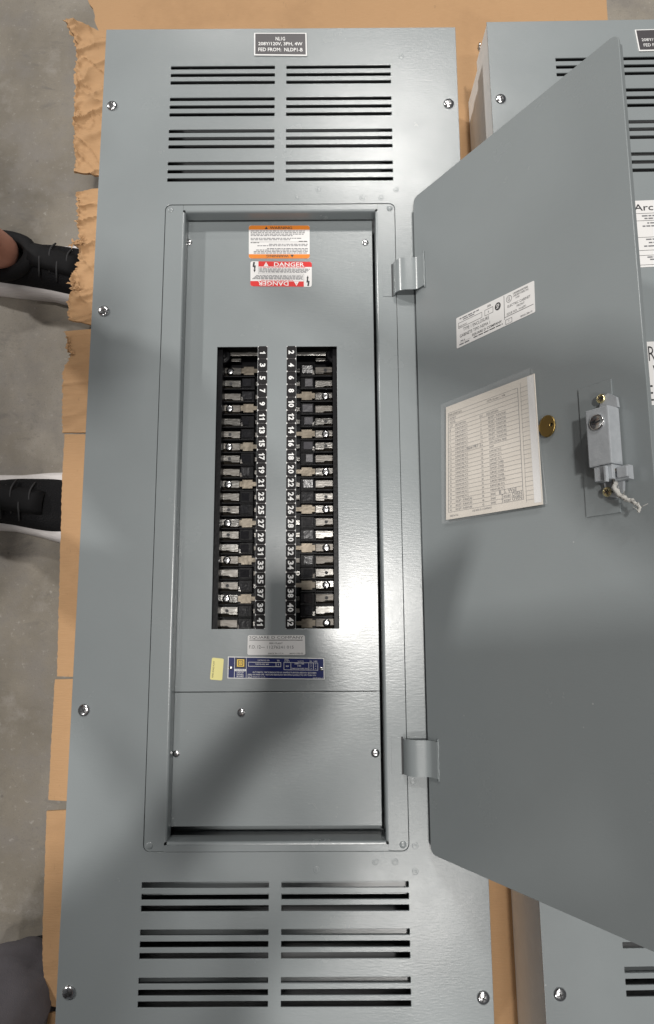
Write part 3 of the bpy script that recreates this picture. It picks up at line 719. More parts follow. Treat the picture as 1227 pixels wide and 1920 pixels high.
for i, (b, a0, a1) in enumerate(((0.83, .03, .92), (0.78, .03, .92), (0.735, .03, .90), (0.69, .03, .72), (0.61, .03, .87), (0.565, .03, .68), (0.43, .33, .97), (0.385, .14, .97), (0.30, .30, .97), (0.255, .12, .97), (0.21, .08, .97), (0.165, .08, .97))):
    L.greek(a0, b - 0.012, a1, b + 0.012, 'ink_grey', 1, i)
L.quad(0.03, 0.496, 0.97, 0.503); L.greek(0.82, .51, .97, .53, 'ink', 1, 20); L.greek(0.03, .465, .17, .485, 'ink', 1, 21)
L.done({'orange': 'band', 'ink': 'lettering', 'ink_grey': 'fine_print'})
L = Label('danger_label', pxq(DFH + 0.0001, (470, 490), (585, 491), (585, 538), (470, 537)), PA, 'label_white', 0.035, 2.45, label='white label with red DANGER bands and lightning marks')
L.poly([(0.13, 0.79), (1.0, 0.79), (1.0, 0.93), (0.985, 0.98), (0.96, 0.998), (0.13, 0.998)], 'red'); L.poly([(0.87, 0.21), (0.0, 0.21), (0.0, 0.07), (0.015, 0.02), (0.04, 0.002), (0.87, 0.002)], 'red')
L.text('DANGER', 0.385, 0.80, 0.875, 0.965, 'white_print', 2, 0.012); L.poly([(0.215, 0.80), (0.295, 0.80), (0.255, 0.97)], 'white_print', 2)
L.text('DANGER', 0.125, 0.035, 0.62, 0.20, 'white_print', 2, 0.012, flip=True); L.poly([(0.71, 0.20), (0.75, 0.03), (0.79, 0.20)], 'white_print', 2)
L.quad(0.252, 0.845, 0.258, 0.91, 'red', 3); L.quad(0.747, 0.09, 0.753, 0.155, 'red', 3)
bolt = [(0.045, 0.97), (0.075, 0.97), (0.065, 0.83), (0.088, 0.83), (0.078, 0.66), (0.088, 0.66), (0.065, 0.55), (0.048, 0.66), (0.06, 0.66), (0.058, 0.76), (0.035, 0.77)]
L.poly(bolt); L.poly([(1 - a, 1 - b) for a, b in bolt])
for i, b in enumerate((0.70, 0.655, 0.61, 0.57)): L.greek(0.145, b - 0.014, 0.97 - 0.02 * i, b + 0.014, 'ink_grey', 1, 40 + i)
for i, b in enumerate((0.43, 0.385, 0.34, 0.30)): L.greek(0.03 + 0.02 * (3 - i), b - 0.014, 0.855, b + 0.014, 'ink_grey', 1, 50 + i)
L.greek(0.145, 0.745, 0.9, 0.765, 'red', 1, 61); L.greek(0.17, 0.235, 0.70, 0.255, 'red', 1, 62)
L.quad(0.13, 0.497, 0.87, 0.504); L.quad(0.128, 0.50, 0.131, 0.79); L.quad(0.869, 0.21, 0.872, 0.50)
L.done({'red': 'band', 'ink_grey': 'fine_print'})
L = Label('maker_label', pxq(DFH + 0.0001, (465, 1191), (572, 1191), (573, 1228), (464, 1228)), PA, 'label_white', 0.03, 2.95, label='small white label with ruled heading and a handwritten order number')
L.text('SQUARE D COMPANY', 0.03, 0.80, 0.97, 0.955, 'ink', 1, -0.004); L.quad(0.03, 0.735, 0.96, 0.765)
L.text('PERU PLANT', 0.38, 0.55, 0.61, 0.63); L.text('F.O. 12—', 0.03, 0.32, 0.30, 0.49); L.text('11276241 015', 0.34, 0.32, 0.80, 0.47, 'ink_grey')
L.text('MADE IN U.S.A.', 0.36, 0.04, 0.63, 0.11); L.text('80043-295-02', 0.73, 0.04, 0.96, 0.11); L.done({'ink_grey': 'handwriting'})
L = Label('yellow_sticker', pxq(DFH + 0.0001, (398, 1233), (420, 1235), (417, 1276), (394, 1274)), PA, 'yellow', 0.12, 0.55, label='small yellow sticker with print running up its edge')
L.text('HOLD DOWN KIT', 0.12, 0.12, 0.26, 0.88, 'ink_grey', 1, 0.004, rot=False) if False else None
vs_, fs_, _, _ = text_geo('PANEL BOARD PLANT', 0.0)
L.layer('ink', 1).add([L.f(0.26 - y * 0.13, 0.10 + x * 0.76, L.thick + 0.0002) for x, y in vs_], fs_)
L.done()
L = Label('rating_plate', pxq(DFH + 0.0001, (428, 1231), (608, 1234), (609, 1274), (427, 1272)), PA, 'white_print', 0.0, 4.5, 0.0004, 'navy blue rating plate with white print and a yellow square emblem')
L.quad(0.008, 0.035, 0.992, 0.965, 'navy', 1)
L.quad(0.068, 0.03, 0.072, 0.97, 'white_print', 2); L.quad(0.190, 0.03, 0.194, 0.97, 'white_print', 2)
L.quad(0.078, 0.49, 0.186, 0.94, 'ink', 2)
L.box(0.095, 0.55, 0.170, 0.88, 0.010, 0.045, 'gold', 3); L.box(0.113, 0.63, 0.152, 0.80, 0.008, 0.035, 'gold', 3); L.quad(0.126, 0.685, 0.140, 0.745, 'gold', 3)
L.quad(0.072, 0.34, 0.190, 0.44, 'white_print', 2); L.text('SQUARE D', 0.08, 0.36, 0.18, 0.42, 'navy', 3)
for t, b in (('NQOD', 0.25), ('PANEL', 0.155), ('BOARD', 0.06)): L.text(t, 0.095, b, 0.168, b + 0.075, 'white_print', 2, 0.01)
L.text('CATALOG NO.', 0.31, 0.82, 0.435, 0.885, 'white_print', 2); L.text('SER.', 0.51, 0.82, 0.54, 0.885, 'white_print', 2)
L.box(0.212, 0.56, 0.552, 0.77, 0.004, 0.022, 'white_print', 2); L.quad(0.498, 0.58, 0.502, 0.75, 'white_print', 2); L.text('NQOD442L400', 0.285, 0.635, 0.425, 0.70, 'white_print', 2, 0.01); L.text('1', 0.522, 0.635, 0.528, 0.70, 'white_print', 2, 0.01)
L.text('MAX', 0.59, 0.89, 0.63, 0.95, 'white_print', 2); L.text('AMPS', 0.585, 0.81, 0.64, 0.87, 'white_print', 2); L.text('VOLTS', 0.725, 0.81, 0.785, 0.87, 'white_print', 2); L.text('PH', 0.85, 0.81, 0.87, 0.87, 'white_print', 2); L.text('WIRE', 0.89, 0.81, 0.93, 0.87, 'white_print', 2)
L.box(0.58, 0.42, 0.935, 0.78, 0.004, 0.018, 'white_print', 2)
for a in (0.652, 0.838, 0.885): L.quad(a, 0.43, a + 0.004, 0.77, 'white_print', 2)
L.text('400', 0.600, 0.57, 0.632, 0.63, 'white_print', 2, 0.01)
for t, b, a0, a1 in (('208Y/120', 0.69, 0.69, 0.79), ('240', 0.59, 0.72, 0.76), ('240/120 DELTA', 0.465, 0.66, 0.83)): L.text(t, a0, b, a1, b + 0.06, 'white_print', 2, 0.01)
for b in (0.69, 0.59, 0.47): L.text('3', 0.857, b, 0.867, b + 0.06, 'white_print', 2); L.text('4', 0.905, b, 0.915, b + 0.06, 'white_print', 2)
L.text('AUTOMATIC TRIP IS INDICATED BY HANDLE POSITION MIDWAY BETWEEN', 0.258, 0.27, 0.915, 0.335, 'white_print', 2, 0.01)
L.text('ON AND OFF.  RESTORE SERVICE BY MOVING HANDLE TO OFF THEN ON.', 0.258, 0.16, 0.915, 0.225, 'white_print', 2, 0.01)
L.text('MADE IN U.S.A.', 0.258, 0.06, 0.39, 0.115, 'white_print', 2); L.text('80170-066-13', 0.88, 0.04, 0.985, 0.09, 'white_print', 2)
L.box(0.21, 0.05, 0.247, 0.215, 0.004, 0.02, 'white_print', 2); L.text('7', 0.222, 0.085, 0.238, 0.18, 'white_print', 2, 0.01)
rp = L.done({'navy': 'plate_face', 'gold': 'emblem', 'ink': 'emblem_ground'})
for u, v in ((433, 1252), (603, 1254)):
    place('rivet', mesh_of('rivet', *lathe([(0.0028, 0), (0.0026, 0.0008), (0.0015, 0.0013), (0.0001, 0.0014)], 14), 'screw_steel', True), P(u, v, DFH + 0.0006), rp)

# --- the open door
DT, DB_, WD = 0.4333, -0.4314, 0.3223
vs, fs = curve_mesh([rrect(0, DB_, WD, DT, 0.009, 5)], 0.0022, 0.0006)
door = mk('door', [D(v.x, v.y, v.z - 0.0011) for v in vs], fs, 'grey_paint', PA)
# folded rim on the outer side of the door
mb = MB()
for a, b, c, d in ((0.004, DB_ + 0.006, 0.0055, DT - 0.006), (WD - 0.0055, DB_ + 0.006, WD - 0.004, DT - 0.006), (0.0055, DT - 0.0075, WD - 0.0055, DT - 0.006), (0.0055, DB_ + 0.006, WD - 0.0055, DB_ + 0.0075)):
    mb.add([D(x, y, o) for x, y, o in boxv(a, b, -0.012, c, d, -0.0023)], BOXF)
mb.build('door_rim', 'grey_paint', PA)
# hinges: curled knuckles from a slot in the frame to the door
def hinge(v0, v1, u_slit):
    y0, y1 = P(760, v1, 0.01).y, P(760, v0, 0.01).y
    xs = P(u_slit, (v0 + v1) / 2, 0).x
    # arc from the slit, over the top, and down on to the door face
    e = D(0.013, 0, 0.0022); s = Vector((xs + 0.001, 0, Z0 - 0.006))
    ctrl1 = Vector((xs + 0.002, 0, Z0 + 0.022)); ctrl2 = D(-0.004, 0, 0.016)
    pts = []
    for i in range(15):
        t = i / 14; pts.append(s * (1 - t) ** 3 + ctrl1 * 3 * t * (1 - t) ** 2 + ctrl2 * 3 * t * t * (1 - t) + D(0.004, 0, 0.006) * t ** 3)
    pts += [D(0.007, 0, 0.0030), D(0.011, 0, 0.0021), D(0.020, 0, 0.0020)]
    vs, fs = [], []; n = len(pts); ny = 2; wob = random.Random(int(v0))
    for yy in (y0, y1):
        for i, p in enumerate(pts):
            d = (pts[min(i + 1, n - 1)] - pts[max(i - 1, 0)]).normalized(); nn = Vector((-d.z, 0, d.x))
            if nn.z < 0 and i < 8: nn = -nn
            vs.append(Vector((p.x, yy, p.z)) + nn * 0.0009); vs.append(Vector((p.x, yy, p.z)) - nn * 0.0009)
    m_ = 2 * n
    for i in range(n - 1):
        a = 2 * i; fs += [(a, a + 2, m_ + a + 2, m_ + a), (a + 1, m_ + a + 1, m_ + a + 3, a + 3), (a, a + 1, a + 3, a + 2), (m_ + a, m_ + a + 2, m_ + a + 3, m_ + a + 1)]
    fs += [(0, m_, m_ + 1, 1), (2 * n - 2, 2 * n - 1, m_ + 2 * n - 1, m_ + 2 * n - 2)]
    o = mk('hinge', vs, fs, 'grey_paint', PA, True); fixnormals(o)
    md = o.modifiers.new('split', 'EDGE_SPLIT'); md.split_angle = math.radians(40)
    # bead of paint and weld at the hinge leaf's edge
    pts = [D(0.0205 + random.uniform(-.0004, .0004), y0 - 0.003 + (y1 - y0 + 0.006) * i / 12, 0.0012) for i in range(13)]
    mk('weld_bead', *tube(pts, [random.uniform(0.0008, 0.0015) for _ in pts], 6), 'grey_paint', o, True)
    # shallow plate and black slit in the frame
    xa = xs - 0.0135
    mk('hinge_plate', boxv(xa, y0 - 0.0005, zf, xs - 0.0012, y1 + 0.0005, zf + 0.0007), BOXF, 'grey_paint', o)
    mk('hinge_slit', boxv(xs - 0.0011, y0 - 0.0012, zf - 0.0002, xs + 0.0012, y1 + 0.0012, zf + 0.0003), BOXF, 'slot_dark', o)
hinge(489, 548, 736); hinge(1386, 1454, 755)
# door label
L = Label('certification_label', dpxq(0.0001, (856, 597), (1002, 526), (1004, 585), (857, 654)), door, 'label_white', 0.012, 3.2, label='white printed certification label on the inside of the door')
L.greek(0.05, 0.90, 0.32, 0.935, 'ink_grey', 1, 1); L.greek(0.10, 0.84, 0.26, 0.87, 'ink_grey', 1, 2)
L.box(0.03, 0.62, 0.36, 0.80, 0.004, 0.012); L.text('NQC50VS', 0.04, 0.645, 0.15, 0.70)
L.text('SER', 0.43, 0.86, 0.48, 0.92, 'ink', 1, 0.01); L.box(0.395, 0.62, 0.505, 0.81, 0.004, 0.012); L.text('1', 0.44, 0.68, 0.448, 0.74, 'ink_grey')
cc = [(0.565 + 0.037 * math.cos(i * math.pi / 12), 0.735 + 0.125 * math.sin(i * math.pi / 12)) for i in range(24)]
L.poly(cc); L.text('SP', 0.548, 0.66, 0.585, 0.81, 'label_white', 2, 0.02)
L.quad(0.642, 0.20, 0.647, 0.97); L.quad(0.647, 0.26, 0.985, 0.275)
for r0, r1 in ((0.034, 0.030),):
    for i in range(24):
        a, b = i * math.pi / 12, (i + 1) * math.pi / 12; k = 0.11 / 0.034
        L.poly([(0.705 + r0 * math.cos(a), 0.80 + r0 * k * math.sin(a)), (0.705 + r0 * math.cos(b), 0.80 + r0 * k * math.sin(b)), (0.705 + r1 * math.cos(b), 0.80 + r1 * k * math.sin(b)), (0.705 + r1 * math.cos(a), 0.80 + r1 * k * math.sin(a))])
L.text('UL', 0.690, 0.74, 0.72, 0.87, 'ink')
L.text('UNDERWRITERS', 0.755, 0.87, 0.93, 0.93, 'ink', 1, 0.01); L.text('LABORATORIES INC.', 0.755, 0.79, 0.94, 0.85); L.text('LISTED', 0.785, 0.71, 0.83, 0.76)
L.text('ELECTRIC CABINET', 0.685, 0.53, 0.955, 0.61); L.text('FRONT', 0.795, 0.42, 0.885, 0.49); L.text('ISSUE NO.  N-6091', 0.675, 0.30, 0.90, 0.37)
L.box(0.655, 0.03, 0.735, 0.18, 0.004, 0.012); L.text('7', 0.69, 0.07, 0.703, 0.13, 'ink_grey'); L.text('80043-286-10', 0.835, 0.04, 0.97, 0.10)
L.text('TYPE 1 ENCLOSURE', 0.10, 0.47, 0.45, 0.575); L.text('GABINETE TIPO NEMA 1', 0.05, 0.30, 0.46, 0.40)
L.text('SQUARE D COMPANY', 0.22, 0.15, 0.61, 0.245, 'ink', 1, 0.015); L.greek(0.24, 0.09, 0.62, 0.12, 'ink', 1, 5); L.greek(0.06, 0.17, 0.12, 0.20, 'ink_grey', 1, 7); L.quad(0.05, 0.14, 0.20, 0.145); L.greek(0.04, 0.06, 0.18, 0.10, 'ink_grey', 1, 6)
L.done({'ink_grey': 'fine_print'})
# clear sleeve
sf = dpxq(0.0004, (833, 760), (1001, 692), (1029, 944), (835, 982))
mk('clear_sleeve', [sf(a, b, o) for a, b, o in ((0, 0, 0.0052), (1, 0, 0.0055), (1, 1, 0.0062), (0, 1, 0.0052), (0, 0, 0.0056), (1, 0, 0.0059), (1, 1, 0.0066), (0, 1, 0.0056))], BOXF, 'clear_film', door)
for (a, b), (c, d) in (((0, 0), (1, 0)), ((1, 0), (1, 1))):
    mk('sleeve_edge', *tube([sf(a + (c - a) * i / 8, b + (d - b) * i / 8, 0.0030) for i in range(9)], 0.0008, 6), 'clear_film', door, True)
# lock
lt = [DPX(u, v) for u, v in ((1085, 733), (1146, 710), (1167, 962), (1102, 969))]
t0 = min(lt[0][0], lt[3][0]); t1 = max(lt[1][0], lt[2][0]); y0 = (lt[2][1] + lt[3][1]) / 2; y1 = (lt[0][1] + lt[1][1]) / 2
t0 = (lt[0][0] + lt[3][0]) / 2; t1 = (lt[1][0] + lt[2][0]) / 2
fD = lambda v: D(v.x, v.y, v.z)
LK = bevel_box('lock_plate', t0, y0, 0.0001, t1, y1, 0.0014, 'grey_paint', door, 0.0004, f=fD)
H_ = 0.020
a = DPX(1098, 771, H_); b = DPX(1141, 765, H_); c = DPX(1146, 868, H_); d = DPX(1106, 905, H_)
bt0, bt1, by1, by0 = (a[0] + d[0]) / 2, (b[0] + c[0]) / 2, a[1], DPX(1106, 905, H_)[1]
ym = DPX(1146, 868, H_)[1]
bevel_box('lock_body', bt0, ym, 0.0024, bt1, by1, H_, 'cast_zinc', LK, 0.0012, f=fD)
bevel_box('lock_body', bt0 + 0.004, by0, 0.0024, bt1 - 0.001, ym - 0.0003, H_ - 0.0015, 'cast_zinc', LK, 0.0010, f=fD)
tm = (bt0 + bt1) / 2
for y, s in ((by1, 1), (by0, -1)):              # screw ears
    pts = [(bt0 + 0.005, y), (tm - 0.004, y + s * 0.013), (tm + 0.004, y + s * 0.016), (bt1, y + s * 0.010), (bt1 + 0.001, y)]
    k = len(pts); V = [D(p[0], p[1], 0.0024) for p in pts] + [D(p[0], p[1], 0.006) for p in pts]
    fixnormals(mk('lock_ear', V, [tuple(range(k))[::-1], tuple(range(k, 2 * k))] + [(i, (i + 1) % k, k + (i + 1) % k, k + i) for i in range(k)], 'cast_zinc', LK))
for (u, v) in ((1125, 747), (1137, 922)):
    q = DPX(u, v, 0.008); screw(D(q[0], q[1], 0.0062), 0.0048, LK, 'yellow_zinc', True, 0.5, 'lock_screw', DN, deep=False)
    mb = MB(); rot = DN.to_track_quat('Z', 'Y').to_matrix() @ Matrix.Rotation(0.5, 3, 'Z')
    for bx in (boxv(-0.003, -0.0005, 0, 0.003, 0.0005, 0.00215), boxv(-0.0005, -0.0025, 0, 0.0005, 0.0025, 0.0022)): mb.add([rot @ Vector(p) + D(q[0], q[1], 0.0062) for p in bx], BOXF)
    mb.build('lock_screw_slot', 'slot_dark', LK)
q = DPX(1119, 792, H_ + 0.001); rot = DN.to_track_quat('Z', 'Y').to_matrix()
mk('lock_cylinder', [rot @ Vector(v) + D(q[0], q[1], H_) for v in lathe([(0.0078, -0.001), (0.0078, 0.0016), (0.0070, 0.0022), (0.0058, 0.0014), (0.0001, 0.0014)], 24)[0]], lathe([(1, 0)] * 5, 24)[1], 'screw_steel', LK, True)
mb = MB(); mb.add([rot @ (Matrix.Rotation(0.25, 3, 'Z') @ Vector(p)) + D(q[0], q[1], H_) for p in boxv(-0.0008, -0.004, 0.0013, 0.0008, 0.004, 0.0016)], BOXF); mb.build('keyhole', 'slot_dark', LK)
mb = MB()
mb.add([D(*p) for p in boxv(bt1 - 0.003, ym - 0.016, 0.006, bt1 + 0.012, ym - 0.003, 0.013)], BOXF)
mb.build('latch_bolt', 'cast_zinc', LK)
bevel_box('latch_bolt', bt1 + 0.002, ym - 0.0145, 0.0132, bt1 + 0.0125, ym - 0.0042, 0.0165, 'cast_zinc', LK, 0.001, f=fD)
bevel_box('latch_guide', bt1 - 0.007, ym - 0.017, H_ - 0.001, bt1 - 0.0045, ym - 0.002, H_ + 0.003, 'cast_zinc', LK, 0.0005, f=fD)
mb = MB(); mb.add(*tube([D(bt1 - 0.001, by0 + 0.010, 0.012), D(bt1 - 0.003, by0 + 0.002, 0.014), D(tm + 0.004, by0 - 0.011, 0.010)], 0.0013, 6)); mb.add(*tube([D(bt1 - 0.010, by0 + 0.010, 0.013), D(bt1 - 0.001, by0 + 0.008, 0.013)], 0.0022, 6))
mb.build('latch_spring', 'tin_plate', LK, True)

# neighbouring panel
TB = Matrix.Translation((0.3068, 0.7278, 0)) @ Matrix.Rotation(0.0108, 4, 'Z') @ Matrix.Translation((-XL, -YT, 0))
PB = root('electrical_panel', 'second grey steel panel beside the open door, its own door shut, half out of view', 'electrical panel', (0.58, 0, pz))
panel_shell(PB, TB, front=False)
plate('closed_door', [rrect(FL, FB, FR, FT, 0.0085)], Z0 + 0.0026, 0.0024, 'grey_paint', PB, 0.0006, TB)
for u, v in ((939, 186), (1050, 1864)): screw(P(u, v, 0.0), 0.0078, PB)
for i, (u, v) in enumerate(((900, 88), (871, 163))):
    x = 0.3068 + 0.001 + (0.73 - 0.63) * 0.011
    # on the left side wall: pick the height where the ray meets that wall
    d = ray(u, v); t = (x + (0.0035 if i else 0) - CAM.x) / d.x; q = CAM + d * t
    screw(q + Vector((-0.0002, 0, 0)), 0.0062, PB, name='side_screw', normal=(-1, 0, 0))
d = ray(906, 141); q = CAM + d * ((0.3093 - CAM.x) / d.x)
mk('side_hole', [q + Vector((-0.0004 + v[2], v[0], v[1])) for v in lathe([(0.002, 0), (0.002, 0.0002), (0.0001, 0.0003)], 12)[0]], lathe([(1, 0)] * 3, 12)[1], 'slot_dark', PB)
L = Label('nameplate', pxq(0.0002, (1190, 57), (1288, 54), (1294, 95), (1198, 97)), PB, 'white_print', 0.0, 2.3, 0.0012, 'black engraved plate cut off by the edge of view')
L.quad(0.022, 0.055, 0.978, 0.965, 'plate_dark', 1)
L.text('208Y/120V, 3PH, 4W', 0.09, 0.43, 0.91, 0.58, 'white_print', 2, 0.006); L.text('FED FROM:', 0.11, 0.20, 0.52, 0.34, 'white_print', 2, 0.006); L.done({'plate_dark': 'plate_face'})
L = Label('arc_label', pxq(0.0027, (1183, 377), (1336, 371), (1348, 494), (1192, 502)), PB, 'label_white', 0.0, 1.22, label='white printed label with ruled boxes headed Arc')
L.text('Arc Flash', 0.03, 0.845, 0.62, 0.945, 'ink', 1, 0.01)
for b in (0.80, 0.69, 0.44, 0.245, 0.17): L.quad(0.02, b, 0.98, b + 0.006)
L.quad(0.02, 0.03, 0.026, 0.17); L.quad(0.02, 0.03, 0.98, 0.036)
for i, b in enumerate((0.765, 0.725, 0.655, 0.61, 0.41, 0.36, 0.31, 0.145, 0.11)): L.greek(0.12 + 0.03 * (i % 3), b - 0.01, 0.75, b + 0.01, 'ink_grey', 1, 70 + i)
L.done({'ink_grey': 'fine_print'})
L = Label('sign', pxq(0.0027, (1186, 642), (1352, 636), (1364, 752), (1196, 761)), PB, 'label_white', 0.0, 1.4, label='white sign with three lines of tall black capitals')
L.text('FRO', 0.098, 0.69, 0.36, 0.93, 'ink', 1, -0.004); L.text('E W', 0.098, 0.385, 0.36, 0.62, 'ink', 1, -0.004); L.text('ER', 0.115, 0.065, 0.30, 0.31, 'ink', 1, -0.004)
L.done()

# ------------------------------------------------------------------ small things held by the door
cf = dpxq(0.0034, (838, 764), (1003, 701), (1019, 946), (838, 975))
L = Label('directory_card', cf, None, 'card_paper', 0.0, 0.85, 0.0012)
tag(L.o, 'cream circuit directory card with ruled typed rows in a clear sleeve', 'paper card')
L.quad(0.93, 0.02, 0.995, 0.995, 'label_white', 1)
rows_ = 25; top = 0.935; bot = 0.06; st = (top - bot) / rows_
for i in range(rows_ + 1):
    b = top - i * st; L.quad(0.03, b, 0.83, b + 0.0022, 'ink_grey', 2)
    L.quad(0.855, b - 0.01, 0.93, b - 0.008, 'ink_grey', 2)
L.quad(0.83, bot, 0.834, top, 'ink_grey', 2); L.quad(0.03, bot, 0.034, top, 'ink_grey', 2); L.quad(0.86, 0.03, 0.862, 0.97, 'ink_grey', 2)
TXT = ["FURNITURE PC'S"] * 18 + ['RECEPT - FURNITURE'] * 3
RTX = ['RECEPT - FURNITURE'] * 6 + ['TEMP CONTROL PANEL', 'QUIET'] + ["SUPPORT PC'S"] * 3 + ['SUPPORT COPIER'] * 4 + ['SUPPORT PRINTER', "FURNITURE PC'S", "FURNITURE PC'S", 'SPARE', 'SPARE', 'SPARE']
hh = st * 0.5
L.text('PANEL BOARD NL1G', 0.04, top - st + 0.008, 0.20, top - st + 0.008 + hh); L.text('DATE: October 7, 1998', 0.50, top - st + 0.008, 0.70, top - st + 0.008 + hh)
L.text('DISTRICT', 0.05, top - 2 * st + 0.008, 0.13, top - 2 * st + 0.008 + hh, 'ink_grey', 2); L.text('VOLTAGE', 0.05, top - 3 * st + 0.008, 0.12, top - 3 * st + 0.008 + hh, 'ink_grey', 2)
for a, t, w in ((0.05, 'CKT', 0.04), (0.12, 'DESCRIPTION', 0.13), (0.41, 'CKT', 0.04), (0.49, 'DESCRIPTION', 0.13)): L.text(t, a, top - 4 * st + 0.008, a + w, top - 4 * st + 0.008 + hh, 'ink_grey', 2)
for i in range(21):
    b = top - (i + 5) * st + 0.008
    L.text(str(2 * i + 1), 0.05, b, 0.05 + 0.01 * len(str(2 * i + 1)), b + hh, 'ink_grey', 2); L.text(TXT[i], 0.12, b, 0.12 + 0.0105 * len(TXT[i]), b + hh, 'ink_grey', 2)
    L.text(str(2 * i + 2), 0.42, b, 0.42 + 0.01 * len(str(2 * i + 2)), b + hh, 'ink_grey', 2); L.text(RTX[i], 0.51, b, 0.51 + 0.0105 * len(RTX[i]), b + hh, 'ink_grey', 2)
L.text('New PRT 2', 0.26, top - 10.7 * st, 0.42, top - 9.9 * st, 'ink_grey', 3, -0.006)
L.text('B  S. Wall', 0.60, top - 23 * st + 0.006, 0.77, top - 23 * st + 0.036, 'ink_grey', 3, -0.006); L.text('Tester OVEN', 0.62, top - 24 * st + 0.006, 0.82, top - 24 * st + 0.034, 'ink_grey', 3, -0.006); L.text('Tester OVEN', 0.62, top - 25 * st + 0.006, 0.82, top - 25 * st + 0.034, 'ink_grey', 3, -0.006)
L.text('SQUARE D COMPANY', 0.31, 0.03, 0.52, 0.048, 'ink_grey', 2); L.text('MADE IN U.S.A.', 0.05, 0.02, 0.15, 0.035, 'ink_grey', 2)
L.done({'ink_grey': 'ruling', 'label_white': 'margin'})
# key: brass bow and blade behind the card edge
ka, kb = DPX(1027, 799, 0.002), DPX(1003, 801, 0.002)
kc = Vector(ka); rk = 0.0106
loop = [(kc.x + rk * (math.cos(t) * 1.0) * (1 if abs(math.cos(t)) < 0.9 else 0.96), kc.y + rk * 1.12 * math.sin(t)) for t in [i * 2 * math.pi / 28 for i in range(28)]]
hol = [(kc.x + 0.0058 + 0.0020 * math.cos(t), kc.y + 0.0020 * math.sin(t)) for t in [i * 2 * math.pi / 12 for i in range(12)]]
KR = root('key', 'brass key tucked behind the edge of the directory card', 'key', D(kc.x, kc.y, 0.001))
vs, fs = curve_mesh([loop, hol], 0.0026, 0.0010, 3)
mk('bow', [D(v.x, v.y, 0.0022 + v.z) for v in vs], fs, 'brass', KR)
bl = MB(); bl.add([D(*p) for p in boxv(kc.x - 0.034, kc.y - 0.0035, 0.0015, kc.x - rk * 0.9, kc.y + 0.0035, 0.0029)], BOXF); bl.build('blade', 'brass', KR)
# twisted string at the latch
pts = []
for i, (u, v) in enumerate(((1146, 905), (1150, 915), (1157, 925), (1165, 932), (1174, 935), (1183, 938), (1192, 944), (1197, 952), (1194, 960))):
    q = DPX(u, v, 0.016); pts.append(D(q[0], q[1], 0.016 - (0.002 if i else 0.006)))
fine = []
for i in range(len(pts) - 1):
    for k in range(5): fine.append(pts[i].lerp(pts[i + 1], k / 5) + Vector((random.uniform(-1, 1), random.uniform(-1, 1), random.uniform(-1, 1))) * 0.0006)
mb = MB(); mb.add(*tube(fine, [0.0026 * (1 - 0.62 * i / len(fine)) * random.uniform(0.85, 1.12) for i in range(len(fine))], 8))
for k in range(4):
    r_ = random.Random(k); a0 = r_.uniform(0, 6.28)
    mb.add(*tube([p + (DD * math.cos(a0 + i * 0.8) + Vector((0, 1, 0)) * math.sin(a0 + i * 0.8)) * 0.0024 * (1 - 0.6 * i / len(fine)) for i, p in enumerate(fine)], 0.0007, 5))
for k in range(12):
    r_ = random.Random(90 + k); p = fine[r_.randrange(4, len(fine))]; e = Vector((r_.uniform(-1, 1), r_.uniform(-1, 1), r_.uniform(-1, 1))) * 0.006
    mb.add(*tube([p, p + e * 0.5 + Vector((0, 0, 0.001)), p + e], [0.0004, 0.0003, 0.0002], 4))
o = mb.build('string', 'string', None, True)
tag(o, 'frayed whitish twist of string dangling from the latch of the lock', 'string')

# ------------------------------------------------------------------ people
def skin_mesh(name, pts, edges, rad, m, parent=None, sub=2, rootv=0, branch=None):
    me = bpy.data.meshes.new(name); me.from_pydata(pts, edges, []); me.update()
    o = bpy.data.objects.new(name, me); COL.objects.link(o)
    sk = o.modifiers.new('skin', 'SKIN'); sk.use_smooth_shade = True
    lay = me.skin_vertices[0].data if me.skin_vertices else None
    if lay is None:
        bm = bmesh.new(); bm.from_mesh(me); bm.verts.layers.skin.verify(); bm.to_mesh(me); bm.free(); lay = me.skin_vertices[0].data
    for i, r in enumerate(rad): lay[i].radius = (r if isinstance(r, tuple) else (r, r)); lay[i].use_root = (i == rootv)
    ss = o.modifiers.new('sub', 'SUBSURF'); ss.levels = sub; ss.render_levels = sub
    m2 = bpy.data.meshes.new_from_object(o.evaluated_get(bpy.context.evaluated_depsgraph_get()))
    vs = [v.co.copy() for v in m2.vertices]; fs = [tuple(p.vertices) for p in m2.polygons]
    bpy.data.objects.remove(o); bpy.data.meshes.remove(me); bpy.data.meshes.remove(m2)
    return mk(name, vs, fs, m, parent, True)
def chain(specs):
    """specs: dict name -> (point, radius, parent name)"""
    names = list(specs); idx = {n: i for i, n in enumerate(names)}
    return [specs[n][0] for n in names], [(idx[n], idx[specs[n][2]]) for n in names if specs[n][2]], [specs[n][1] for n in names]
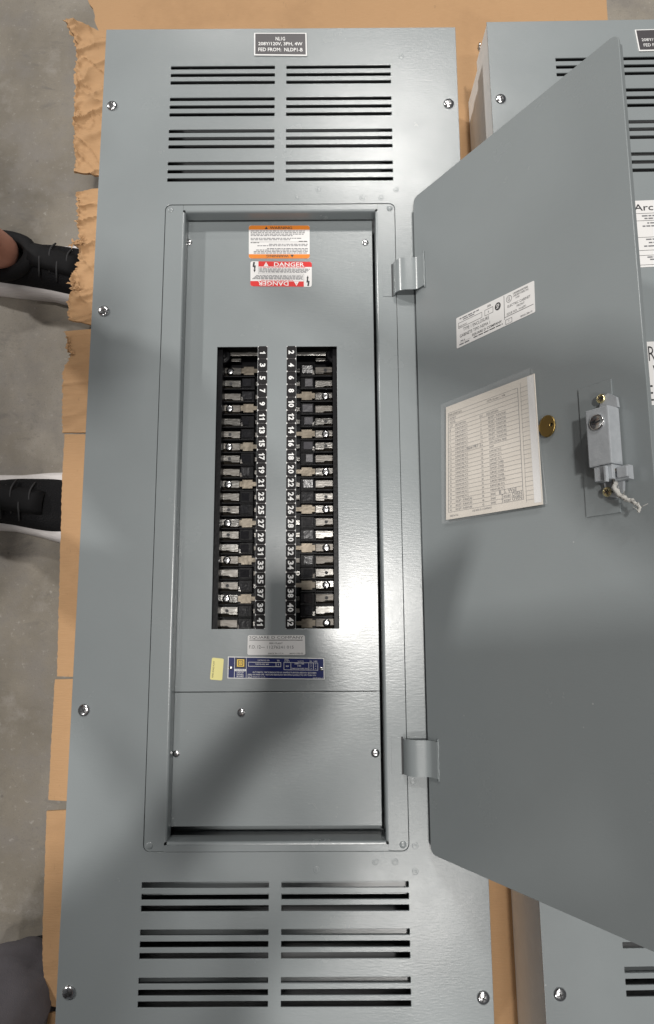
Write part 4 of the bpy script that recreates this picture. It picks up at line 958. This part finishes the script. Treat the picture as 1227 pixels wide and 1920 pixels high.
def shoe(name, heel, yaw, parent, length=0.29, lace=True, mark=True, sole='white_foam'):
    """low black knit trainer with thick white foam sole; local x forward from the heel"""
    A = Matrix.Translation(heel) @ Matrix.Rotation(yaw, 4, 'Z'); k = length / 0.29
    ws = [(0.0, 0.026), (0.012, 0.034), (0.04, 0.038), (0.09, 0.037), (0.13, 0.038), (0.17, 0.044), (0.205, 0.049), (0.235, 0.047), (0.26, 0.039), (0.28, 0.025), (0.29, 0.009)]
    cl = [0.0, 0, 0, 0, 0.002, 0.003, 0.002, 0, -0.002, -0.003, -0.004]
    # sole
    rings = [(0.0, 0.0, 1.02), (0.005, 0.0, 1.10), (0.018, 0.0, 1.20), (0.030, 0.0, 1.18), (0.041, 0.0, 1.12), (0.045, 0.0, 1.0)]
    outl = [(x, c + w) for (x, w), c in zip(ws, cl)] + [(x, c - w) for (x, w), c in reversed(list(zip(ws, cl)))]
    n = len(outl); vs = []
    for z, _, sc in rings:
        for x, y in outl:
            rise = 0.012 * max(0, (x - 0.2) / 0.09) ** 2 + 0.006 * max(0, (0.05 - x) / 0.05)
            vs.append(A @ Vector((((x - 0.145) * (1 + (sc - 1) * 0.5) + 0.145) * k, y * sc * k, z + rise * (0.5 if z else 1) + 0.0005)))
    fs = [tuple(range(n))[::-1], tuple(len(vs) - n + i for i in range(n))]
    for r_ in range(len(rings) - 1):
        for i in range(n): fs.append((r_ * n + i, r_ * n + (i + 1) % n, (r_ + 1) * n + (i + 1) % n, (r_ + 1) * n + i))
    so = mk('sole', vs, fs, sole, parent, True); fixnormals(so)
    md = so.modifiers.new('s', 'EDGE_SPLIT'); md.split_angle = math.radians(55)
    # upper: sections from heel to toe; open over the ankle
    secs = [(0.002, 0.026, 0.085), (0.02, 0.034, 0.088), (0.05, 0.0365, 0.082), (0.085, 0.036, 0.080), (0.11, 0.0365, 0.094), (0.13, 0.038, 0.090), (0.155, 0.041, 0.079), (0.185, 0.045, 0.066), (0.215, 0.0465, 0.057), (0.24, 0.043, 0.052), (0.262, 0.035, 0.047), (0.278, 0.022, 0.042), (0.286, 0.008, 0.037)]
    vs = []; m_ = 13
    for x, w, h in secs:
        cy = 0.002 if 0.12 < x < 0.23 else 0
        for i in range(m_):
            a = math.pi * i / (m_ - 1); sy_ = math.cos(a); sz = math.sin(a) ** (0.62)
            yy = cy + w * (abs(sy_) ** 0.75) * (1 if sy_ >= 0 else -1) * (1.0 - 0.18 * sz * (1 if x < 0.12 else 0.4))
            zz = 0.030 + (h - 0.030) * sz
            q = Vector((x, yy, zz)); q.z += 0.0006 * noise.noise(q * 30)
            vs.append(A @ (Vector((q.x * k, q.y * k, q.z))))
    fs = []
    for s_ in range(len(secs) - 1):
        for i in range(m_ - 1):
            if s_ < 4 and 3 <= i <= m_ - 5 + 0: continue
            fs.append((s_ * m_ + i, s_ * m_ + i + 1, (s_ + 1) * m_ + i + 1, (s_ + 1) * m_ + i))
    up = mk('upper', vs, fs, 'black_knit', parent, True); fixnormals(up)
    md = up.modifiers.new('t', 'SOLIDIFY'); md.thickness = 0.004; md.offset = -1
    md = up.modifiers.new('s', 'SUBSURF'); md.levels = 1; md.render_levels = 2
    # padded collar ring
    ring = []
    for i in range(28):
        t = 2 * math.pi * i / 28; x = 0.056 + 0.056 * math.cos(t); y = 0.0335 * math.sin(t)
        z = 0.076 + 0.016 * max(0, math.cos(t)) ** 2 + 0.008 * max(0, -math.cos(t)); ring.append(A @ Vector((x * k, y * k, z)))
    ring += ring[:2]
    mk('collar', *tube(ring, 0.0118, 12, False), 'collar_fabric', parent, True)
    if lace:
        pts_ = [(0.112, 0.100), (0.128, 0.0965), (0.148, 0.0865), (0.168, 0.0765), (0.184, 0.0690)]; V_, F_ = [], []
        for x, z in pts_:
            for y, dz in ((-0.017, -0.006), (-0.010, 0.0012), (0.0, 0.0032), (0.012, 0.0012), (0.020, -0.006)): V_.append(A @ Vector((x * k, y * k, z + dz)))
        for a_ in range(4):
            for b_ in range(4): F_.append((a_ * 5 + b_, a_ * 5 + b_ + 1, (a_ + 1) * 5 + b_ + 1, (a_ + 1) * 5 + b_))
        tg = mk('tongue', V_, F_, 'collar_fabric', parent, True); fixnormals(tg)
        md = tg.modifiers.new('t', 'SOLIDIFY'); md.thickness = 0.003; md.offset = 0
    # laces
    if lace:
        mb = MB()
        for j, x in enumerate((0.130, 0.142, 0.154, 0.166)):
            z = 0.0985 - j * 0.0060
            mb.add(*tube([A @ Vector(((x + 0.001 * math.sin(i * 0.8)) * k, (-0.026 + 0.052 * i / 8 + (0.006 if j % 2 else -0.004)) * k, z - 0.014 * (abs(i - 4) / 4) ** 2)) for i in range(9)], 0.0017, 6))
        mb.build('laces', 'lace', parent, True)
    if mark:
        mb = MB()
        zz = [(0.165, 0.013), (0.166, 0.0085), (0.169, 0.0115), (0.1705, 0.007), (0.1725, 0.009), (0.173, 0.005)]
        pts = [A @ Vector((x * k, y * k, 0.0795 - (x - 0.165) * 0.55)) for x, y in zz]
        mb.add(*tube(pts, 0.0010, 6)); mb.build('white_mark', 'white_print', parent, True)
    return A
def hand_pts(sp, pre, wrist, fwd, lat, up, parent):
    """palm and five fingers closing round a thin slab: fwd = along the hand, lat = towards the thumb"""
    palm = wrist + fwd * 0.05
    sp[pre + 'palm'] = (palm, (0.034, 0.016), parent)
    for i, (o_, l) in enumerate(((0.026, 0.9), (0.009, 1.0), (-0.008, 0.95), (-0.024, 0.75))):
        b = wrist + fwd * 0.092 + lat * o_
        sp[f'{pre}f{i}a'] = (b, 0.010, pre + 'palm')
        sp[f'{pre}f{i}b'] = (b + fwd * 0.032 * l - up * 0.010, 0.0085, f'{pre}f{i}a')
        sp[f'{pre}f{i}c'] = (b + fwd * 0.040 * l - up * 0.030 * l, 0.0075, f'{pre}f{i}b')
    t = wrist + fwd * 0.03 + lat * 0.036 - up * 0.006
    sp[pre + 'ta'] = (t, 0.012, pre + 'palm'); sp[pre + 'tb'] = (t + fwd * 0.025 + lat * 0.018 - up * 0.012, 0.010, pre + 'ta'); sp[pre + 'tc'] = (t + fwd * 0.048 + lat * 0.016 - up * 0.016, 0.008, pre + 'tb')

def person(label, feet, hip, chest, neck, head, hands, trousers, shorts, shoesz=0.29, fwd=(1, 0, 0), knees=None, flare=(0.06, 0.06)):
    R_ = root('person', label, 'person', (hip.x, hip.y, 0))
    sp = {}
    V = Vector; up = V((0, 0, 1))
    side_ = up.cross(V(fwd).normalized())           # towards the person's left
    sp['pelvis'] = (hip, (0.15, 0.11), None)
    sp['waist'] = (hip.lerp(chest, 0.45), (0.135, 0.10), 'pelvis')
    sp['chest'] = (chest, (0.165, 0.115), 'waist')
    sp['neckb'] = (neck, 0.062, 'chest'); sp['neck'] = (neck.lerp(head, 0.4), 0.056, 'neckb')
    f = (V(fwd).normalized() - up * 0.25).normalized()
    sp['jaw'] = (head - up * 0.03 + f * 0.015, (0.068, 0.075), 'neck'); sp['brow'] = (head + up * 0.05, (0.076, 0.092), 'jaw'); sp['crown'] = (head + up * 0.10, (0.058, 0.07), 'brow')
    for s, hd, (fx, fy, yw) in ((1, hands[0], feet[0]), (-1, hands[1], feet[1])):
        sh = chest.lerp(neck, 0.62) + side_ * s * 0.185; sp[f'sh{s}'] = (sh, 0.062, 'chest')
        el = sh.lerp(hd, 0.5) - up * 0.07 + side_ * s * flare[0 if s == 1 else 1]; sp[f'el{s}'] = (el, 0.044, f'sh{s}')
        sp[f'fa{s}'] = (el.lerp(hd, 0.35), 0.040, f'el{s}'); sp[f'wr{s}'] = (hd, 0.027, f'fa{s}')
        fw = (hd - el).normalized(); hand_pts(sp, f'h{s}', hd, fw, -side_ * s, up, f'wr{s}')
        c, sn = math.cos(yw), math.sin(yw)
        ank = V((fx + c * 0.055, fy + sn * 0.055, 0.10)); hj = hip + side_ * s * 0.095 - up * 0.06
        kn = hj.lerp(ank, 0.52) + V((0.03, 0, 0)) if knees is None else V(knees[0 if s == 1 else 1])
        sp[f'hj{s}'] = (hj, 0.088, 'pelvis'); sp[f'th{s}'] = (hj.lerp(kn, 0.5), 0.075, f'hj{s}'); sp[f'kn{s}'] = (kn, 0.056, f'th{s}')
        sp[f'cf{s}'] = (kn.lerp(ank, 0.35), 0.054, f'kn{s}'); sp[f'an{s}'] = (ank + V((0, 0, 0.02)), 0.037, f'cf{s}'); sp[f'ft{s}'] = (ank - up * 0.035 + V((c, sn, 0)) * 0.03, 0.033, f'an{s}')
    bd = skin_mesh('body', *chain(sp), 'skin', R_)
    g_ = lambda n: sp[n][0]
    # clothes grown over the same joints
    def wear(name, names, par, rad, m):
        d = {n: (g_(n) if not isinstance(n, tuple) else n, r, p) for n, p, r in zip(names, par, rad)}
        return skin_mesh(name, *chain(d), m, R_)
    wear('shirt', ['waist', 'pelvis', 'chest', 'neckb', 'sh1', 'el1', 'sh-1', 'el-1'], [None, 'waist', 'waist', 'chest', 'chest', 'sh1', 'chest', 'sh-1'],
         [(0.155, 0.12), (0.165, 0.125), (0.185, 0.132), 0.072, 0.082, 0.062, 0.082, 0.062], 'shirt_cloth')
    d = {'p': (hip - up * 0.01, (0.17, 0.13), None)}
    for s in (1, -1):
        d[f'h{s}'] = (g_(f'hj{s}'), 0.105, 'p'); d[f't{s}'] = (g_(f'th{s}'), 0.097, f'h{s}')
        k_ = g_(f'kn{s}')
        if shorts: d[f'k{s}'] = (g_(f'th{s}').lerp(k_, 0.75), 0.092, f't{s}')
        else:
            a_ = g_(f'an{s}'); d[f'k{s}'] = (k_, 0.076, f't{s}'); d[f'c{s}'] = (k_.lerp(a_, 0.5), 0.070, f'k{s}'); d[f'm{s}'] = (k_.lerp(a_, 0.80), 0.060, f'c{s}'); d[f'a{s}'] = (a_ - up * 0.070 + V((-0.012, 0.022, 0)), 0.080, f'm{s}')
    tr = skin_mesh('shorts' if shorts else 'trousers', *chain(d), trousers, R_, 3)
    for v in tr.data.vertices:                      # folds
        q = v.co; v.co = q + v.normal * (0.010 * noise.noise(Vector((q.x * 9, q.y * 9, q.z * 14))) + 0.006 * noise.noise(Vector((q.x * 34, q.y * 34, q.z * 12))) + 0.009 * (1 - abs(noise.noise(Vector((q.x * 26, q.y * 26 + q.z * 20, q.z * 7))))) ** 6 + 0.007 * (1 - abs(noise.noise(Vector((q.x * 14 + q.z * 9, q.y * 14, q.z * 9))))) ** 4)
    hr = {'a': (head + up * 0.075 - f * 0.02, (0.080, 0.092), None), 'b': (head + up * 0.12 - f * 0.01, (0.060, 0.07), 'a'), 'c': (head - f * 0.055 + up * 0.01, (0.062, 0.055), 'a')}
    skin_mesh('hair', *chain(hr), 'hair', R_)
    mb = MB()                                        # nose, ears, eyes
    for c_, r in ((head + f * 0.095 - up * 0.005, (0.014, 0.012, 0.02)), (head + side_ * 0.078 - f * 0.005, (0.016, 0.008, 0.028)), (head - side_ * 0.078 - f * 0.005, (0.016, 0.008, 0.028))):
        for_ = lathe([(0.05, -1), (0.7, -0.7), (1, 0), (0.7, 0.7), (0.05, 1)], 10); mb.add([c_ + V((v[0] * r[0], v[1] * r[1], v[2] * r[2])) for v in for_[0]], for_[1])
    mb.build('face', 'skin', R_, True)
    mb = MB()
    for s in (1, -1):
        c_ = head + f * 0.082 + side_ * s * 0.03 + up * 0.02; e_ = lathe([(0.05, -1), (0.7, -0.7), (1, 0), (0.7, 0.7), (0.05, 1)], 10); mb.add([c_ + V((v[0], v[1], v[2])) * 0.008 for v in e_[0]], e_[1])
    mb.build('eyes', 'ink', R_, True)
    for i, s in enumerate((1, -1)):
        fx, fy, yw = feet[i]
        shoe('shoe', V((fx, fy, 0)), yw, R_, shoesz, shorts, shorts and i == 0, 'white_foam' if shorts else 'collar_fabric')
        if shorts:
            c, sn = math.cos(yw), math.sin(yw); a_ = V((fx + c * 0.055, fy + sn * 0.055, 0))
            mk('sock', *tube([a_ + V((c * 0.02, sn * 0.02, 0.055)), a_ + V((0.004 * c, 0, 0.085)), a_ + V((0, 0, 0.094))], [0.026, 0.030, 0.0365], 20), 'sock', R_, True)
    return R_
V = Vector
# bystander at the left edge of the panels; unseen upper body posed for its shadow
s1 = (-0.570, 0.494, -0.14); s2 = (-0.610, 0.062, -0.10)
ph = CAM + V((0, 0, 0.014))
person('person in dark shorts and black trainers with thick white soles standing beside the cardboard', [s1, s2], V((-0.62, 0.20, 0.92)), V((-0.43, 0.17, 1.27)), V((-0.29, 0.17, 1.42)), V((-0.17, 0.17, 1.52)),
       [V((-0.50, 0.62, 0.86)), V((-0.50, -0.06, 0.86))], 'dark_cloth', True, 0.315)
o = bevel_box('phone', ph.x - 0.037, ph.y - 0.078, ph.z, ph.x + 0.037, ph.y + 0.078, ph.z + 0.009, 'phone_black', None, 0.003)
tag(o, 'black phone held level over the open panel by the person in grey trousers', 'phone')
# the photographer stands at the lower left corner of the panel and leans over it
fw = V((0.15, 0.99, 0)).normalized(); yw = math.atan2(fw.y, fw.x)
an = lambda x, y, w: (x - 0.055 * math.cos(w), y - 0.055 * math.sin(w), w)
person('person in grey trousers standing against the rounded cardboard flap, leaning over the panel', [an(-0.375, -0.690, 0.0), an(-0.13, -0.98, yw - 0.25)],
       V((-0.28, -0.92, 0.95)), V((-0.11, -0.64, 1.30)), V((-0.06, -0.56, 1.44)), V((-0.02, -0.48, 1.54)),
       [ph + V((-0.05, -0.13, 0.02)), V((0.0, -0.86, 0.90))], 'grey_cloth', False, 0.27, fwd=fw, flare=(-0.015, 0.08), knees=(V((-0.47, -0.84, 0.53)), V((-0.17, -0.99, 0.53))))
